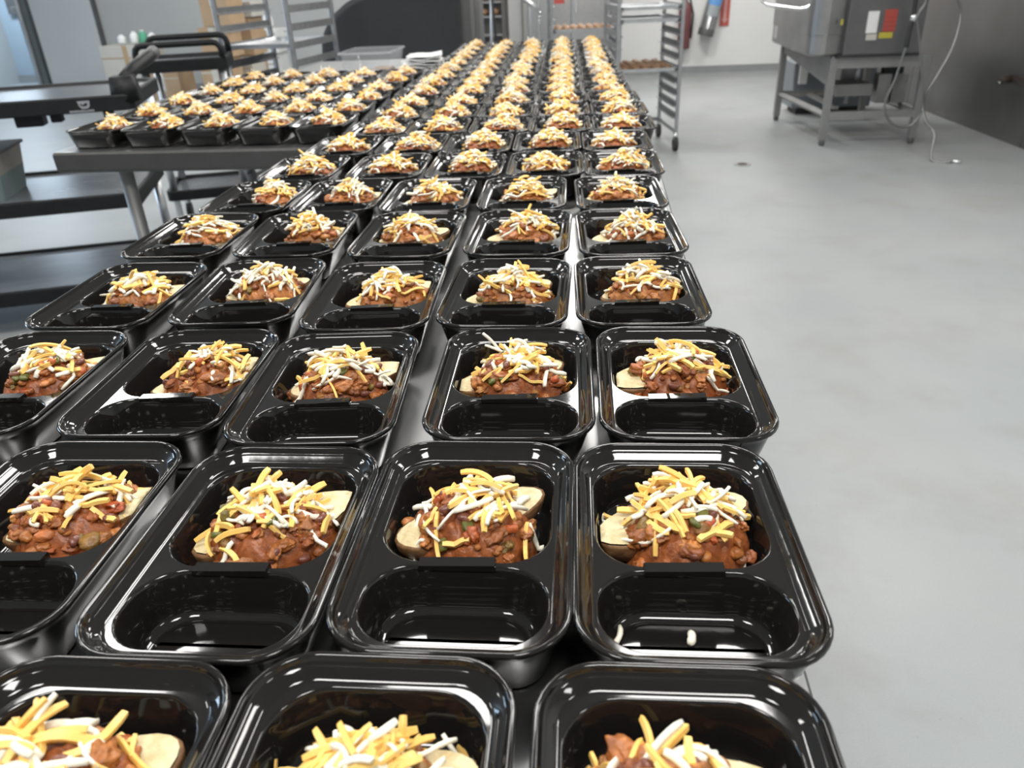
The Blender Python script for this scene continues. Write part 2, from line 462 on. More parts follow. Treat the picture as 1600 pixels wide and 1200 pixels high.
def tray_mesh():
    mb = MB()
    N = 8

    def lp(off, z, bow=0.0022):
        return [(x, y, z) for x, y in rr(TW - 2 * off, TD - 2 * off, max(0.036 - off, 0.008), N, bow)]
    prof = [(0.0008, 0.0452), (0.0, 0.0462), (0.0, 0.0485), (0.0008, 0.0496), (0.0020, 0.0500), (0.0034, 0.0497), (0.0042, 0.0488),
            (0.0048, 0.0470), (0.0058, 0.0456), (0.0072, 0.0446), (0.0084, 0.0438), (0.0116, 0.0405), (0.0126, 0.0396), (0.0138, 0.0391), (0.0146, 0.0388)]
    mb.loft([lp(o, z) for o, z in prof])
    n = 4 * (N + 1)
    inner = list(range(len(mb.v) - n, len(mb.v)))
    # two compartments in the ledge
    rear = (0.1236, 0.1222, 0.0375, 0.032)
    front = (0.1236, 0.0710, -0.0637, 0.030)
    holes = []
    for w, d, cy, r in (rear, front):
        pf = [(0.0, 0.0388), (0.0008, 0.0384), (0.0016, 0.0374), (0.0024, 0.0358), (0.0060, 0.0120), (0.0072, 0.0075), (0.0096, 0.0045),
              (0.0130, 0.0034), (0.0150, 0.0032), (0.0158, 0.0040), (0.0175, 0.0042)]
        loops = []
        for off, z in pf:
            loops.append([(x, y, z) for x, y in rr(w - 2 * off, d - 2 * off, max(r - off * 0.6, 0.008), N, 0.0014, 0, cy)])
        b = len(mb.v)
        mb.loft(loops, False, True)
        holes.append(list(range(b, b + n)))
    # outer wall and base
    mb.loft([lp(0.0008, 0.0452), lp(0.0036, 0.0452), lp(0.0050, 0.0440), lp(0.0060, 0.0380), lp(0.0150, 0.0050), lp(0.0180, 0.0)], False, True)
    # raised tab on the divider
    tab = [(-0.030, 0.0360), (-0.0296, 0.0400), (0.024, 0.0416), (0.0245, 0.0360)]
    mb.prism(tab, 'y', -0.0305, -0.0212)
    me = bpy.data.meshes.new('meal_tray')
    me.from_pydata(mb.v, [], mb.f)
    import bmesh
    bm = bmesh.new()
    bm.from_mesh(me)
    bm.verts.ensure_lookup_table()
    edges = []
    for loop in (inner, holes[0], holes[1]):
        for k in range(n):
            a, b = bm.verts[loop[k]], bm.verts[loop[(k + 1) % n]]
            edges.append(bm.edges.get((a, b)) or bm.edges.new((a, b)))
    bmesh.ops.triangle_fill(bm, edges=edges, use_beauty=True, use_dissolve=False)
    bmesh.ops.remove_doubles(bm, verts=bm.verts, dist=0.00005)
    bmesh.ops.recalc_face_normals(bm, faces=bm.faces)
    bm.to_mesh(me)
    bm.free()
    me.materials.append(M_black)
    def is_tab(p):
        c = [me.vertices[i].co for i in p.vertices]
        return max(q.z for q in c) > 0.0395 and all(-0.0307 < q.y < -0.021 and abs(q.x) < 0.032 for q in c)
    me.polygons.foreach_set('use_smooth', [len(p.vertices) == 4 and not is_tab(p) for p in me.polygons])
    return me


TRAY = tray_mesh()

# ---------------------------------------------------------------- food
def ico(sub):
    import bmesh
    bm = bmesh.new()
    bmesh.ops.create_icosphere(bm, subdivisions=sub, radius=1)
    v = np.array([p.co[:] for p in bm.verts])
    f = np.array([[q.index for q in p.verts] for p in bm.faces])
    bm.free()
    return v, f


ICO = {1: ico(1), 2: ico(2), 3: ico(3), 4: ico(4)}


def np_mesh(name, V, Fc, mats, mi=None):
    me = bpy.data.meshes.new(name)
    me.vertices.add(len(V))
    me.vertices.foreach_set('co', np.asarray(V, dtype=np.float32).ravel())
    k = Fc.shape[1]
    me.loops.add(len(Fc) * k)
    me.loops.foreach_set('vertex_index', np.asarray(Fc, dtype=np.int32).ravel())
    me.polygons.add(len(Fc))
    me.polygons.foreach_set('loop_start', np.arange(0, len(Fc) * k, k, dtype=np.int32))
    for m in mats: me.materials.append(m)
    if mi is not None:
        me.polygons.foreach_set('material_index', np.asarray(mi, dtype=np.int32))
    me.polygons.foreach_set('use_smooth', np.ones(len(Fc), dtype=bool))
    me.update(calc_edges=True)
    return me


def wob(P, rng, k, amp):
    out = np.zeros(len(P))
    for _ in range(4):
        d = rng.normal(size=3)
        d /= np.linalg.norm(d)
        out += np.sin(P @ d * k * rng.uniform(0.7, 1.8) + rng.uniform(0, 6.28))
    return out * amp / 2.5


def clampc(V):
    """keep food below the ledge inside the rounded rear compartment"""
    V = np.array(V, dtype=float)
    V[:, 2] = np.maximum(V[:, 2], 0.0047)
    z = V[:, 2]
    ins = np.interp(z, [0.0034, 0.0045, 0.0075, 0.0120, 0.0358, 0.0388], [0.013, 0.0105, 0.0080, 0.0068, 0.0034, 0.0014])
    hw, hd, r, cy = 0.0618 - ins, 0.06075 - ins, 0.034, 0.0378
    low = z < 0.047
    x, y = V[:, 0], V[:, 1] - cy
    qx, qy = np.abs(x) - (hw - r), np.abs(y) - (hd - r)
    nx, ny = np.clip(qx, 0, r), np.clip(qy, 0, r)
    ln = np.sqrt(np.maximum(qx, 0) ** 2 + np.maximum(qy, 0) ** 2)
    corner = (qx > 0) & (qy > 0) & (ln > r)
    k = np.where(corner, r / np.maximum(ln, 1e-9), 1.0)
    nx = np.where(corner, np.maximum(qx, 0) * k, nx)
    ny = np.where(corner, np.maximum(qy, 0) * k, ny)
    x2 = np.where(qx > 0, np.sign(x) * (hw - r + nx), x)
    y2 = np.where(qy > 0, np.sign(y) * (hd - r + ny), y)
    V[:, 0] = np.where(low, x2, x)
    V[:, 1] = np.where(low, y2, y) + cy
    return V


class Food:
    """geometry of one loaded potato in tray-local coordinates (z from the table top)"""

    def __init__(s, seed, dx=0.0, cx=0.0, cy=0.0, yaw=24, a=None, lod=2, n_ch=58, tilt=4, spread=1.0, pdx=0.0, long=1.0, peak=1.0):
        s.rng = np.random.default_rng(seed)
        s.dx, s.lod, s.n_ch, s.spread, s.long = dx, lod, n_ch, spread, long
        s.a = a or s.rng.uniform(0.047, 0.053)
        s.b = s.rng.uniform(0.042, 0.048)
        s.my = 0.028 + s.rng.uniform(-0.003, 0.004)
        s.cx, s.cy = dx + cx, s.my + 0.006 + cy
        s.yaw, s.tilt, s.pdx = math.radians(yaw), math.radians(tilt), pdx
        s.ph = s.rng.uniform(0, 6.28, 6)
        s.peak = peak

    def M(s, x, y):
        q = ((x - s.dx) / s.a) ** 2 + ((y - s.my) / s.b) ** 2
        th = np.arctan2(y - s.my, x - s.dx)
        q = q * (1 + 0.13 * np.sin(3 * th + s.ph[0]) + 0.10 * np.sin(5 * th + s.ph[1]))
        return 0.008 + s.peak * 0.046 * np.clip(1 - q, 0, 1) ** 0.5 + 0.0018 * np.sin(x * 260 + s.ph[2]) * np.sin(y * 240 + s.ph[3]) * (q < 1)

    def potato(s):
        n, rng = 28, s.rng
        L, W, zc, hb = 0.0600 * s.long, 0.0255, 0.029, 0.026
        sk, fl = MB(), MB()
        phs = rng.uniform(0, 6.28, 4)
        ca, sa = math.cos(s.yaw), math.sin(s.yaw)
        def place(u, v, z):
            z2 = z + math.sin(s.tilt) * u
            return (s.dx + s.pdx + u * ca - v * sa, s.my + 0.008 + u * sa + v * ca, max(z2, 0.0042))
        def ring(rho, z):
            out = []
            for k in range(n):
                t = 2 * math.pi * k / n
                w = 1 + 0.05 * math.sin(2 * t + phs[0]) + 0.03 * math.sin(3 * t + phs[1])
                out.append(place(L * rho * w * math.cos(t), W * rho * w * math.sin(t), z))
            return out
        loops = [ring(math.sin(f) ** 0.75, zc - hb * math.cos(f)) for f in np.linspace(0.15, math.pi / 2, 8)]
        loops.append(ring(1.0, zc + 0.0015))
        loops.append(ring(0.965, zc + 0.0025))
        sk.loft(loops, True, False)
        fl.loft([ring(r, zc + 0.0025 + 0.003 * (1 - r * r) + 0.0012 * math.sin(9 * r + phs[2])) for r in (0.968, 0.93, 0.8, 0.6, 0.35, 0.1)], False, True)
        sk.v = [tuple(p) for p in clampc(sk.v)]
        fl.v = [tuple(p) for p in clampc(np.array(fl.v) + [0, 0, 0.0002])]
        return sk.mesh('potato'), fl.mesh('potato_flesh')

    def chili(s):
        rng = s.rng
        v, f = ICO[s.lod]
        n = {4: 80, 3: 72, 2: 46}[s.lod]
        Vs, Fs = [], []
        # sauce: a bumpy mound
        g, nr = {4: (90, 36), 3: (60, 24), 2: (32, 13)}[s.lod]
        rad = np.linspace(0.0, 1, nr) ** 0.8
        ths = np.linspace(0, 2 * np.pi, g, endpoint=False)
        core = np.array([(s.dx + r * s.a * np.cos(t) * 1.0, s.my + r * s.b * np.sin(t) * 1.0) for r in rad for t in ths])
        bx, by = s.dx + rng.uniform(-1, 1, 160) * s.a, s.my + rng.uniform(-1, 1, 160) * s.b
        br, bh = rng.uniform(0.0022, 0.0055, 160), rng.uniform(0.3, 1.0, 160)
        q2 = ((core[:, :1] - bx) ** 2 + (core[:, 1:] - by) ** 2) / br ** 2
        bump = (np.sqrt(np.clip(1 - q2, 0, 1)) * br * bh).max(axis=1)
        z = np.maximum(s.M(core[:, 0], core[:, 1]) - 0.0030, 0.0045) + bump
        Vs.append(np.column_stack([core, z]))
        q = []
        for i in range(nr - 1):
            for k in range(g):
                k2 = (k + 1) % g
                A, B, C, D = i * g + k, i * g + k2, (i + 1) * g + k2, (i + 1) * g + k
                q += [(A, C, B), (A, D, C)]
        Fs.append(np.array(q))
        b = len(core)
        for i in range(n):
            r0 = rng.uniform(0, 1) ** 0.5 * 1.02
            t = rng.uniform(0, 6.283)
            x, y = s.dx + s.a * r0 * math.cos(t), s.my + s.b * r0 * math.sin(t)
            x = min(max(x, -0.054), 0.054)
            r = rng.uniform(0.0024, 0.0058) if rng.uniform() < 0.8 else rng.uniform(0.0058, 0.0078)
            zz = float(s.M(np.array([x]), np.array([y]))[0]) - 0.40 * r
            if r0 > 0.93: zz = rng.uniform(0.010, 0.024)
            sc = np.array([rng.uniform(0.9, 1.7), rng.uniform(0.85, 1.3), rng.uniform(0.65, 1.0)]) * r
            rough = 1.0 if rng.uniform() < 0.72 else 0.25
            v, f = ICO[s.lod if r > 0.0042 or s.lod < 4 else 3]
            P = v * (1 + rough * (wob(v, rng, 2.6, 0.26) + wob(v, rng, 6.0, 0.17) + wob(v, rng, 12, 0.09) + (wob(v, rng, 20, 0.04) if s.lod == 4 else 0)))[:, None] * sc
            al = rng.uniform(0, 6.28)
            c, sn = math.cos(al), math.sin(al)
            P = P @ np.array([[c, sn, 0], [-sn, c, 0], [0, 0, 1]])
            Vs.append(P + np.array([x, y, zz]))
            Fs.append(f + b)
            b += len(v)
        V = np.vstack(Vs)
        return np_mesh('chili', clampc(V), np.vstack(Fs), [M_chili])

    def shred(s, white, edge=False):
        rng = s.rng
        if edge:
            t = rng.uniform(0, 6.28)
            cx, cy = s.cx + 0.046 * math.cos(t), s.cy + 0.03 * math.sin(t)
            cx = min(max(cx, -0.05), 0.05)
            cy = max(cy, -0.008)
        else:
            cx = s.cx + rng.normal() * 0.0205 * s.spread
            cy = s.cy + rng.normal() * 0.0165 * s.spread
        d = math.hypot(cx - s.cx, cy - s.cy)
        L = rng.uniform(0.013, 0.040) if not white else rng.uniform(0.010, 0.040)
        if edge: L *= 0.6
        th = rng.uniform(0.0013, 0.0018) if not white else rng.uniform(0.0012, 0.0019)
        n = 8 if s.lod > 2 else 5
        ang = rng.uniform(0, 6.28)
        curl = rng.normal() * (0.4 if not white else 1.1)
        lift = 0.0022 + rng.uniform(0, 1) * (0.0022 + 0.012 * math.exp(-(d / 0.018) ** 2))
        slope = rng.normal() * 0.22
        if rng.uniform() < 0.11: slope += rng.choice([-1, 1]) * 0.7
        drape = rng.uniform(6, 26)
        ss = np.linspace(-L / 2, L / 2, n)
        an = ang + curl * (ss / L)
        x = cx + np.cumsum(np.cos(an)) * L / (n - 1)
        y = cy + np.cumsum(np.sin(an)) * L / (n - 1)
        x += cx - x.mean()
        y += cy - y.mean()
        x = np.clip(x, -0.057, 0.057)
        y = np.clip(y, -0.0195, 0.092)
        zc = float(s.M(np.array([cx]), np.array([cy]))[0]) + lift
        z = np.maximum(s.M(x, y) + 0.0028, zc + slope * ss - drape * ss ** 2)
        z = np.maximum(z, 0.0075)
        P = np.column_stack([x, y, z])
        T = np.gradient(P, axis=0)
        T /= np.linalg.norm(T, axis=1)[:, None] + 1e-9
        S = np.cross(T, [0, 0, 1.0])
        S /= np.linalg.norm(S, axis=1)[:, None] + 1e-9
        U = np.cross(S, T)
        ro = rng.uniform(0, 1.57)
        prof = ((1, .75), (.8, 1), (-.8, 1), (-1, -.75), (-.8, -1), (.8, -1)) if not white else [(math.cos(j * math.pi / 3) * 1.15, math.sin(j * math.pi / 3) * 1.1) for j in range(6)]
        wx, wy = (rng.uniform(1.15, 1.6), rng.uniform(0.75, 1.0)) if not white else (rng.uniform(1.1, 1.5), rng.uniform(.8, 1.05))
        cr_, sr_ = math.cos(ro), math.sin(ro)
        V = []
        for i in range(n):
            k = th * (0.84 if i in (0, n - 1) else 1.0)
            for a_, b_ in prof:
                a2, b2 = a_ * wx * k, b_ * wy * k
                V.append(P[i] + S[i] * (a2 * cr_ - b2 * sr_) + U[i] * (a2 * sr_ + b2 * cr_))
        Fc = []
        for i in range(n - 1):
            for j in range(6):
                j2 = (j + 1) % 6
                Fc += [(i * 6 + j, i * 6 + j2, (i + 1) * 6 + j2), (i * 6 + j, (i + 1) * 6 + j2, (i + 1) * 6 + j)]
        e = (n - 1) * 6
        for a_, b_, c_ in ((0, 2, 1), (0, 3, 2), (0, 4, 3), (0, 5, 4)):
            Fc += [(a_, b_, c_), (e + a_, e + c_, e + b_)]
        return clampc(V), np.array(Fc)

    def plan(s):
        out = []
        for i in range(int(s.n_ch * 1.45)):
            w = s.rng.uniform() < (0.46 if s.lod == 4 else 0.54)  # larger white share farther back imitates paling by haze
            out.append((w, i < 6))
        return out

    def joined_cheese(s):
        Vs, Fs, mi, b = [], [], [], 0
        for w, e in s.plan():
            V, Fc = s.shred(w, e)
            Vs.append(V)
            Fs.append(Fc + b)
            mi += [1 if w else 0] * len(Fc)
            b += len(V)
        me = np_mesh('shredded_cheese', np.vstack(Vs), np.vstack(Fs), [M_ched, M_jack], mi)
        me.polygons.foreach_set('use_smooth', np.array(mi, dtype=bool))
        return me

    def chunk(s, kind):
        rng = s.rng
        v, f = ICO[2]
        t = rng.uniform(0, 6.28)
        r0 = rng.uniform(0.25, 0.92)
        x, y = s.dx + s.a * r0 * math.cos(t), s.my + s.b * r0 * math.sin(t)
        if kind == 'bean':
            P = v * np.array([0.0062, 0.0040, 0.0036]) * (1 + wob(v, rng, 2, 0.06))[:, None]
            P[:, 1] += 60 * P[:, 0] ** 2
        else:
            w = np.sign(v) * np.abs(v) ** 0.55
            P = w * (np.array([0.0055, 0.0045, 0.0019]) if kind == 'pepper' else np.array([0.0048, 0.0042, 0.0034]))
            P = P * (1 + wob(v, rng, 3, 0.12))[:, None]
        R = np.array(Matrix.Rotation(rng.uniform(0, 6.28), 3, 'Z') @ Matrix.Rotation(rng.normal() * 0.5, 3, 'X') @ Matrix.Rotation(rng.normal() * 0.5, 3, 'Y'))
        P = P @ R.T
        z = float(s.M(np.array([x]), np.array([y]))[0]) + 0.0026
        V = P + np.array([x, y, z])
        return clampc(V), f


def build_food(fd, loc, rz, label, group, individual):
    e = empty('loaded_potato', loc, label, 'loaded potato', group, rz)
    sk, fl = fd.potato()
    p = link('potato', sk, M_skin, e, True)
    link('potato_flesh', fl, M_flesh, p, True)
    link('chili', fd.chili(), None, e)
    if individual:
        for kind, n, m in (('bean', 6, M_bean), ('pepper', 3, M_pepper), ('tomato', 3, M_tomato)):
            nm = {'bean': 'bean', 'pepper': 'pepper_piece', 'tomato': 'tomato_piece'}[kind]
            for _ in range(n):
                V, Fc = fd.chunk(kind)
                link(nm, np_mesh(nm, V, Fc, [m]), None, e)
        for w, ed in fd.plan():
            V, Fc = fd.shred(w, ed)
            nm = 'white_cheese_shred' if w else 'cheddar_shred'
            me = np_mesh(nm, V, Fc, [M_jack if w else M_ched])
            if not w: me.polygons.foreach_set('use_smooth', np.zeros(len(Fc), dtype=bool))
            link(nm, me, None, e)
    else:
        link('shredded_cheese', fd.joined_cheese(), None, e)['kind'] = 'stuff'
    return e


ORD = ['zeroth', 'first', 'second', 'third', 'fourth', 'fifth', 'sixth', 'seventh', 'eighth', 'ninth', 'tenth', 'eleventh', 'twelfth',
       'thirteenth', 'fourteenth', 'fifteenth', 'sixteenth', 'seventeenth', 'eighteenth', 'nineteenth', 'twentieth']
INW = {'E': 'at the aisle edge', 'D': 'second in from aisle', 'C': 'third in from aisle', 'B': 'fourth in from aisle', 'A': 'fifth in from aisle'}

# row: column -> (x, y, yaw degrees)
LONG = {
    1: {'E': (.058, .196, -.5), 'D': (-.107, .199, -1), 'C': (-.266, .192, -1)},
    2: {'E': (.082, .427, -.6), 'D': (-.0735, .430, -1.1), 'C': (-.2325, .422, -1), 'B': (-.402, .430, 0)},
    3: {'E': (.108, .664, -1), 'D': (-.052, .664, -.3), 'C': (-.235, .657, 2), 'B': (-.397, .669, .8), 'A': (-.575, .669, 0)},
    4: {'E': (.089, .902, .2), 'D': (-.073, .900, -2.2), 'C': (-.239, .895, 1), 'B': (-.410, .916, 2.6), 'A': (-.583, .908, -.7)},
    5: {'E': (.095, 1.138, 1.3), 'D': (-.070, 1.146, -2.0), 'C': (-.243, 1.148, -1.6), 'B': (-.424, 1.160, 1.8), 'A': (-.599, 1.163, 0)},
    6: {'E': (.095, 1.370, 1.0), 'D': (-.076, 1.380, -.6), 'C': (-.247, 1.382, -.5), 'B': (-.412, 1.394, .5), 'A': (-.577, 1.397, 0)},
    7: {'E': (.117, 1.602, -.6), 'D': (-.041, 1.613, 0), 'C': (-.206, 1.615, 0), 'B': (-.371, 1.626, .5), 'A': (-.556, 1.630, 0)},
    8: {'E': (.117, 1.834, 0), 'D': (-.042, 1.846, 0), 'C': (-.203, 1.848, 0), 'B': (-.363, 1.858, 0), 'A': (-.530, 1.863, 0)},
}
random.seed(4)
for r in range(9, 21):
    y = 2.070 + 0.2345 * (r - 9)
    LONG[r] = {}
    for k, c in enumerate('EDCBA'):
        x = 0.150 - 0.161 * k if r < 12 else 0.141 - 0.1605 * k
        LONG[r][c] = (x + random.uniform(-.0025, .0025), y + (0, .008, .012, .022, .028)[k] + random.uniform(-.002, .002), random.uniform(-.6, .6))

# (dx of mound, cheese offset x, y, potato yaw, potato dx, potato length, shreds, spread)
SPEC = {
    'E1': dict(dx=-.006, cx=-.008, cy=.004, yaw=15, n_ch=30, pdx=0, peak=1.15), 'D1': dict(dx=.004, cx=0, cy=.010, yaw=20, n_ch=78, spread=1.2, peak=1.18), 'C1': dict(dx=-.004, cx=-.006, cy=.012, yaw=30, n_ch=46, pdx=.01, peak=1.2),
    'E2': dict(dx=.006, cx=-.006, cy=.002, yaw=20, n_ch=66, pdx=-.010, a=.047, spread=1.1), 'D2': dict(dx=.002, cx=.006, cy=.004, yaw=24, n_ch=46, pdx=-.004, long=1.03),
    'C2': dict(dx=.004, cx=.006, cy=.004, yaw=27, n_ch=70, pdx=.006, long=1.06), 'B2': dict(dx=.012, cx=.004, cy=.003, yaw=22, n_ch=46, pdx=.008),
    'E3': dict(dx=.004, cx=0, cy=.003, yaw=18, n_ch=56, pdx=-.014), 'D3': dict(dx=.002, cx=.002, cy=.003, yaw=22, n_ch=58, pdx=-.010), 'C3': dict(dx=.002, cx=.004, cy=.002, yaw=22, n_ch=58, pdx=.004, long=1.06),
    'B3': dict(dx=.016, cx=.012, cy=.005, yaw=26, n_ch=46, pdx=0), 'A3': dict(dx=.016, cx=.004, cy=.002, yaw=25, n_ch=44, pdx=.012),
}
LOOK = {
    'E1': 'few thick shreds over reddish chili in', 'D1': 'thick mixed cheese heap over chili in', 'C1': 'chili potato with bare creamy end in',
    'E2': 'heaped beany chili and curly cheese in', 'D2': 'saucy chili with flesh at both ends in', 'C2': 'tall cheese mound, brown skin showing in', 'B2': 'brown chili with scattered cheese crumbs in',
    'E3': 'long yellow shreds across chunky chili in', 'D3': 'tangled white and yellow cheese in', 'C3': 'cheese between two pale potato ends in', 'B3': 'loose yellow shreds beside bare chili in', 'A3': 'white cheese clump over chili in',
}
rows_all = []
variants = []
for k in range(16):
    variants.append(None)


def make_far(k, loc, rz, label, group):
    if variants[k] is None:
        fd = Food(900 + k, dx=random.uniform(-.004, .010), yaw=random.uniform(12, 32), lod=2, n_ch=88, a=random.uniform(.050, .056), pdx=random.uniform(-.010, .010), long=.95, spread=random.uniform(1.05, 1.35), peak=random.uniform(.95, 1.08))
        variants[k] = build_food(fd, loc, rz, label, group, False)
        return variants[k]
    e = copy_tree(variants[k])
    e.location, e.rotation_euler = loc, (0, 0, rz)
    e['label'], e['group'] = label, group
    return e


GT, GP = 'black trays on the prep tables', 'loaded potatoes in the trays'
ZT = 0.9
for r, cols in LONG.items():
    for c, (x, y, yw) in cols.items():
        where = f'{INW[c]}, {ORD[r]} row of long table'
        t = bpy.data.objects.new('meal_tray', TRAY)
        COL.objects.link(t)
        t.location, t.rotation_euler = (x, y, ZT), (0, 0, math.radians(yw))
        tag(t, f'black two-compartment tray {where}', 'tray', GT)
        key = f'{c}{r}'
        loc, rz = (x, y, ZT), math.radians(yw)
        if key in SPEC:
            fd = Food(100 + r * 7 + ord(c), lod=4, **SPEC[key])
            build_food(fd, loc, rz, f'{LOOK[key]} tray {where}'.replace(' of long table', ''), GP, True)
        elif r <= 6:
            fd = Food(300 + r * 11 + ord(c), lod=3, dx=random.uniform(-.004, .012) + (.010 if c in 'AB' else 0), yaw=random.uniform(14, 30), n_ch=68,
                      pdx=random.uniform(-.012, .010), spread=random.uniform(.92, 1.15), peak=random.uniform(.97, 1.06))
            build_food(fd, loc, rz, f'cheesy chili potato in tray {where}', GP, False)
        else:
            make_far(random.randrange(8) if r < 11 else random.randrange(8, 16), loc, rz, f'cheesy chili potato in tray {where}', GP)

# side table trays
SX = (-1.352, -1.185, -1.018, -0.851, -0.685)
for r in range(6):
    for k, x0 in enumerate(SX):
        y = 2.262 + 0.2345 * r - 0.036 * (x0 + 0.985)
        x = x0 + random.uniform(-.002, .002)
        rz = -0.036 + random.uniform(-.006, .006)
        # names counted from the outer end of the side table
        where = f'{ORD[k + 1]} from outer end, {ORD[r + 1]} row of side table'
        t = bpy.data.objects.new('meal_tray', TRAY)
        COL.objects.link(t)
        t.location, t.rotation_euler = (x, y, ZT), (0, 0, rz)
        tag(t, f'black two-compartment tray {where}', 'tray', GT)
        make_far(random.randrange(8) if r < 2 else random.randrange(8, 16), (x, y, ZT), rz, f'cheesy chili potato in tray {where}', GP)


def crumb(name, loc, rz, L, th, m, label, curl=0.6):
    pts = [(math.cos(curl * t) * L * t, math.sin(curl * t) * L * t, 0.001 * math.sin(3 * t)) for t in np.linspace(-.5, .5, 7)]
    o = MB().tube(pts, [th * .6, th, th * 1.1, th, th * 1.05, th, th * .6], 7).build(name, m, None, True)
    o.location, o.rotation_euler = loc, (0, 0, rz)
    return tag(o, label, 'cheese', 'stray cheese shreds')


crumb('cheese_shred', (0.034, 0.370, 0.9064), 1.15, 0.020, .0019, M_jack, 'white cheese shred fallen in front compartment corner of aisle-edge second-row tray')
crumb('cheese_shred', (0.082, 0.370, 0.9072), 1.4, 0.010, .0028, M_jack, 'stubby white cheese crumb lying mid-floor of aisle-edge second-row tray')
crumb('cheese_shred', (-0.206, 0.606, 0.9070), 0.2, 0.014, .0026, M_jack, 'cheese crumb in the empty front compartment, third-row tray third from aisle')

# ---------------------------------------------------------------- things on the side table
bn = empty('clear_bin', (-0.905, 3.86, 0.9), 'clear plastic food bin at the far end of the side table', 'bin', None, -0.03)
b = MB()
L0 = rr(0.205, 0.30, 0.03, 5)
L1 = rr(0.238, 0.335, 0.035, 5)
L2 = rr(0.252, 0.352, 0.04, 5)
Li = rr(0.228, 0.325, 0.032, 5)
L3 = rr(0.198, 0.293, 0.03, 5)
b.loft([[(x, y, 0.0005) for x, y in L0], [(x, y, 0.098) for x, y in L1], [(x, y, 0.100) for x, y in L2], [(x, y, 0.106) for x, y in L2], [(x, y, 0.104) for x, y in Li], [(x, y, 0.005) for x, y in L3]], True, True)
b.build('bin_body', M_clear, bn, True)
MB().loft([[(x, y, 0.100) for x, y in L1], [(x, y, 0.099) for x, y in L2], [(x, y, 0.1065) for x, y in L2], [(x, y, 0.1068) for x, y in Li]]).build('bin_rim', M_clear_rim, bn)
MB().box((0.04, 0.0, 0.0165), (0.09, 0.16, 0.020), top=(.9, .9)).build('bin_contents', M_roast, bn, bevel=0.006)
pk = empty('paper_stack', (-0.680, 3.99, 0.9), 'crumpled white paper liners stacked beside the clear bin on side table', 'paper', None, 0.1)
rng = np.random.default_rng(7)
for k in range(6):
    g = 9
    V, Fc = [], []
    ph = rng.uniform(0, 6, 4)
    for i in range(g):
        for j in range(g):
            x, y = (i / (g - 1) - .5) * 0.165, (j / (g - 1) - .5) * 0.22
            z = 0.006 + k * 0.011 + 0.005 * math.sin(i * .9 + ph[0]) * math.sin(j * .8 + ph[1]) + (0.02 * max(0, i / 8 - .6) if k > 3 else 0)
            V.append((x + rng.uniform(-.004, .004), y, max(z, 0.001 + k * 0.004)))
    nV = len(V)
    V += [(x, y, z + 0.0025) for x, y, z in V]
    for i in range(g - 1):
        for j in range(g - 1):
            a = i * g + j
            Fc += [(a, a + g, a + g + 1, a + 1), (nV + a, nV + a + 1, nV + a + g + 1, nV + a + g)]
    for i in range(g - 1):
        for p_, q_ in ((i, i + 1), (g * (g - 1) + i, g * (g - 1) + i + 1), (i * g, (i + 1) * g), (i * g + g - 1, (i + 1) * g + g - 1)):
            Fc.append((p_, q_, q_ + nV, p_ + nV))
    MB().add(V, Fc).build('paper_liner', M_paper, pk, True)

# ---------------------------------------------------------------- utility carts
ct = empty('utility_cart', (-1.70, 3.08, 0), 'black three-shelf utility cart with small pale emblem on its top edge', 'cart', 'utility carts', math.radians(17))
CL, CD = 1.15, 0.62


def shelf(parent, name, z0, z1, x0, x1, y0, y1, rim=0.02):
    s = MB()
    def q(o, z): return [(x, y, z) for x, y in rr(x1 - x0 - 2 * o, y1 - y0 - 2 * o, 0.03, 4, 0, (x0 + x1) / 2, (y0 + y1) / 2)]
    s.loft([q(.012, z0), q(.002, z0 + .003), q(0, z0 + .005), q(0, z1 - .006), q(.003, z1), q(.018, z1), q(.024, z1 - .006), q(.028, z1 - rim)], True, False)
    o = s.build(name, M_cart, parent)
    MB().loft([q(.027, z1 - rim - .012), q(.027, z1 - rim)], True, True).build('shelf_surface', M_cart_top, o)
    return o


top = shelf(ct, 'top_shelf', 0.878, 0.938, -CL, 0, 0, CD, .012)
shelf(ct, 'middle_shelf', 0.50, 0.562, -CL - .02, -0.07, -0.02, CD, .012)
shelf(ct, 'bottom_shelf', 0.13, 0.195, -CL - .02, -0.07, -0.02, CD, .012)
for x in (-CL + .05, -.11):
    for y in (.04, CD - .05):
        MB().tube([(x, y, 0.19), (x, y, 0.51)], 0.021, 12).build('post', M_alu, ct, True)
        MB().tube([(x, y, 0.555), (x, y, 0.885)], 0.021, 12).build('post', M_alu, ct, True)
        c = MB().tube([(x, y, 0.10), (x, y, 0.135)], 0.018, 8).build('caster', M_alu, ct)
        MB().tube([(x - .014, y, 0.05), (x + .014, y, 0.05)], 0.05, 16).build('wheel', M_rubber, c)
MB().span((-.46, .05, .835), (-.36, .12, .878)).span((-.33, .05, .845), (-.29, .10, .878)).build('bracket', M_cart, ct, bevel=.004)
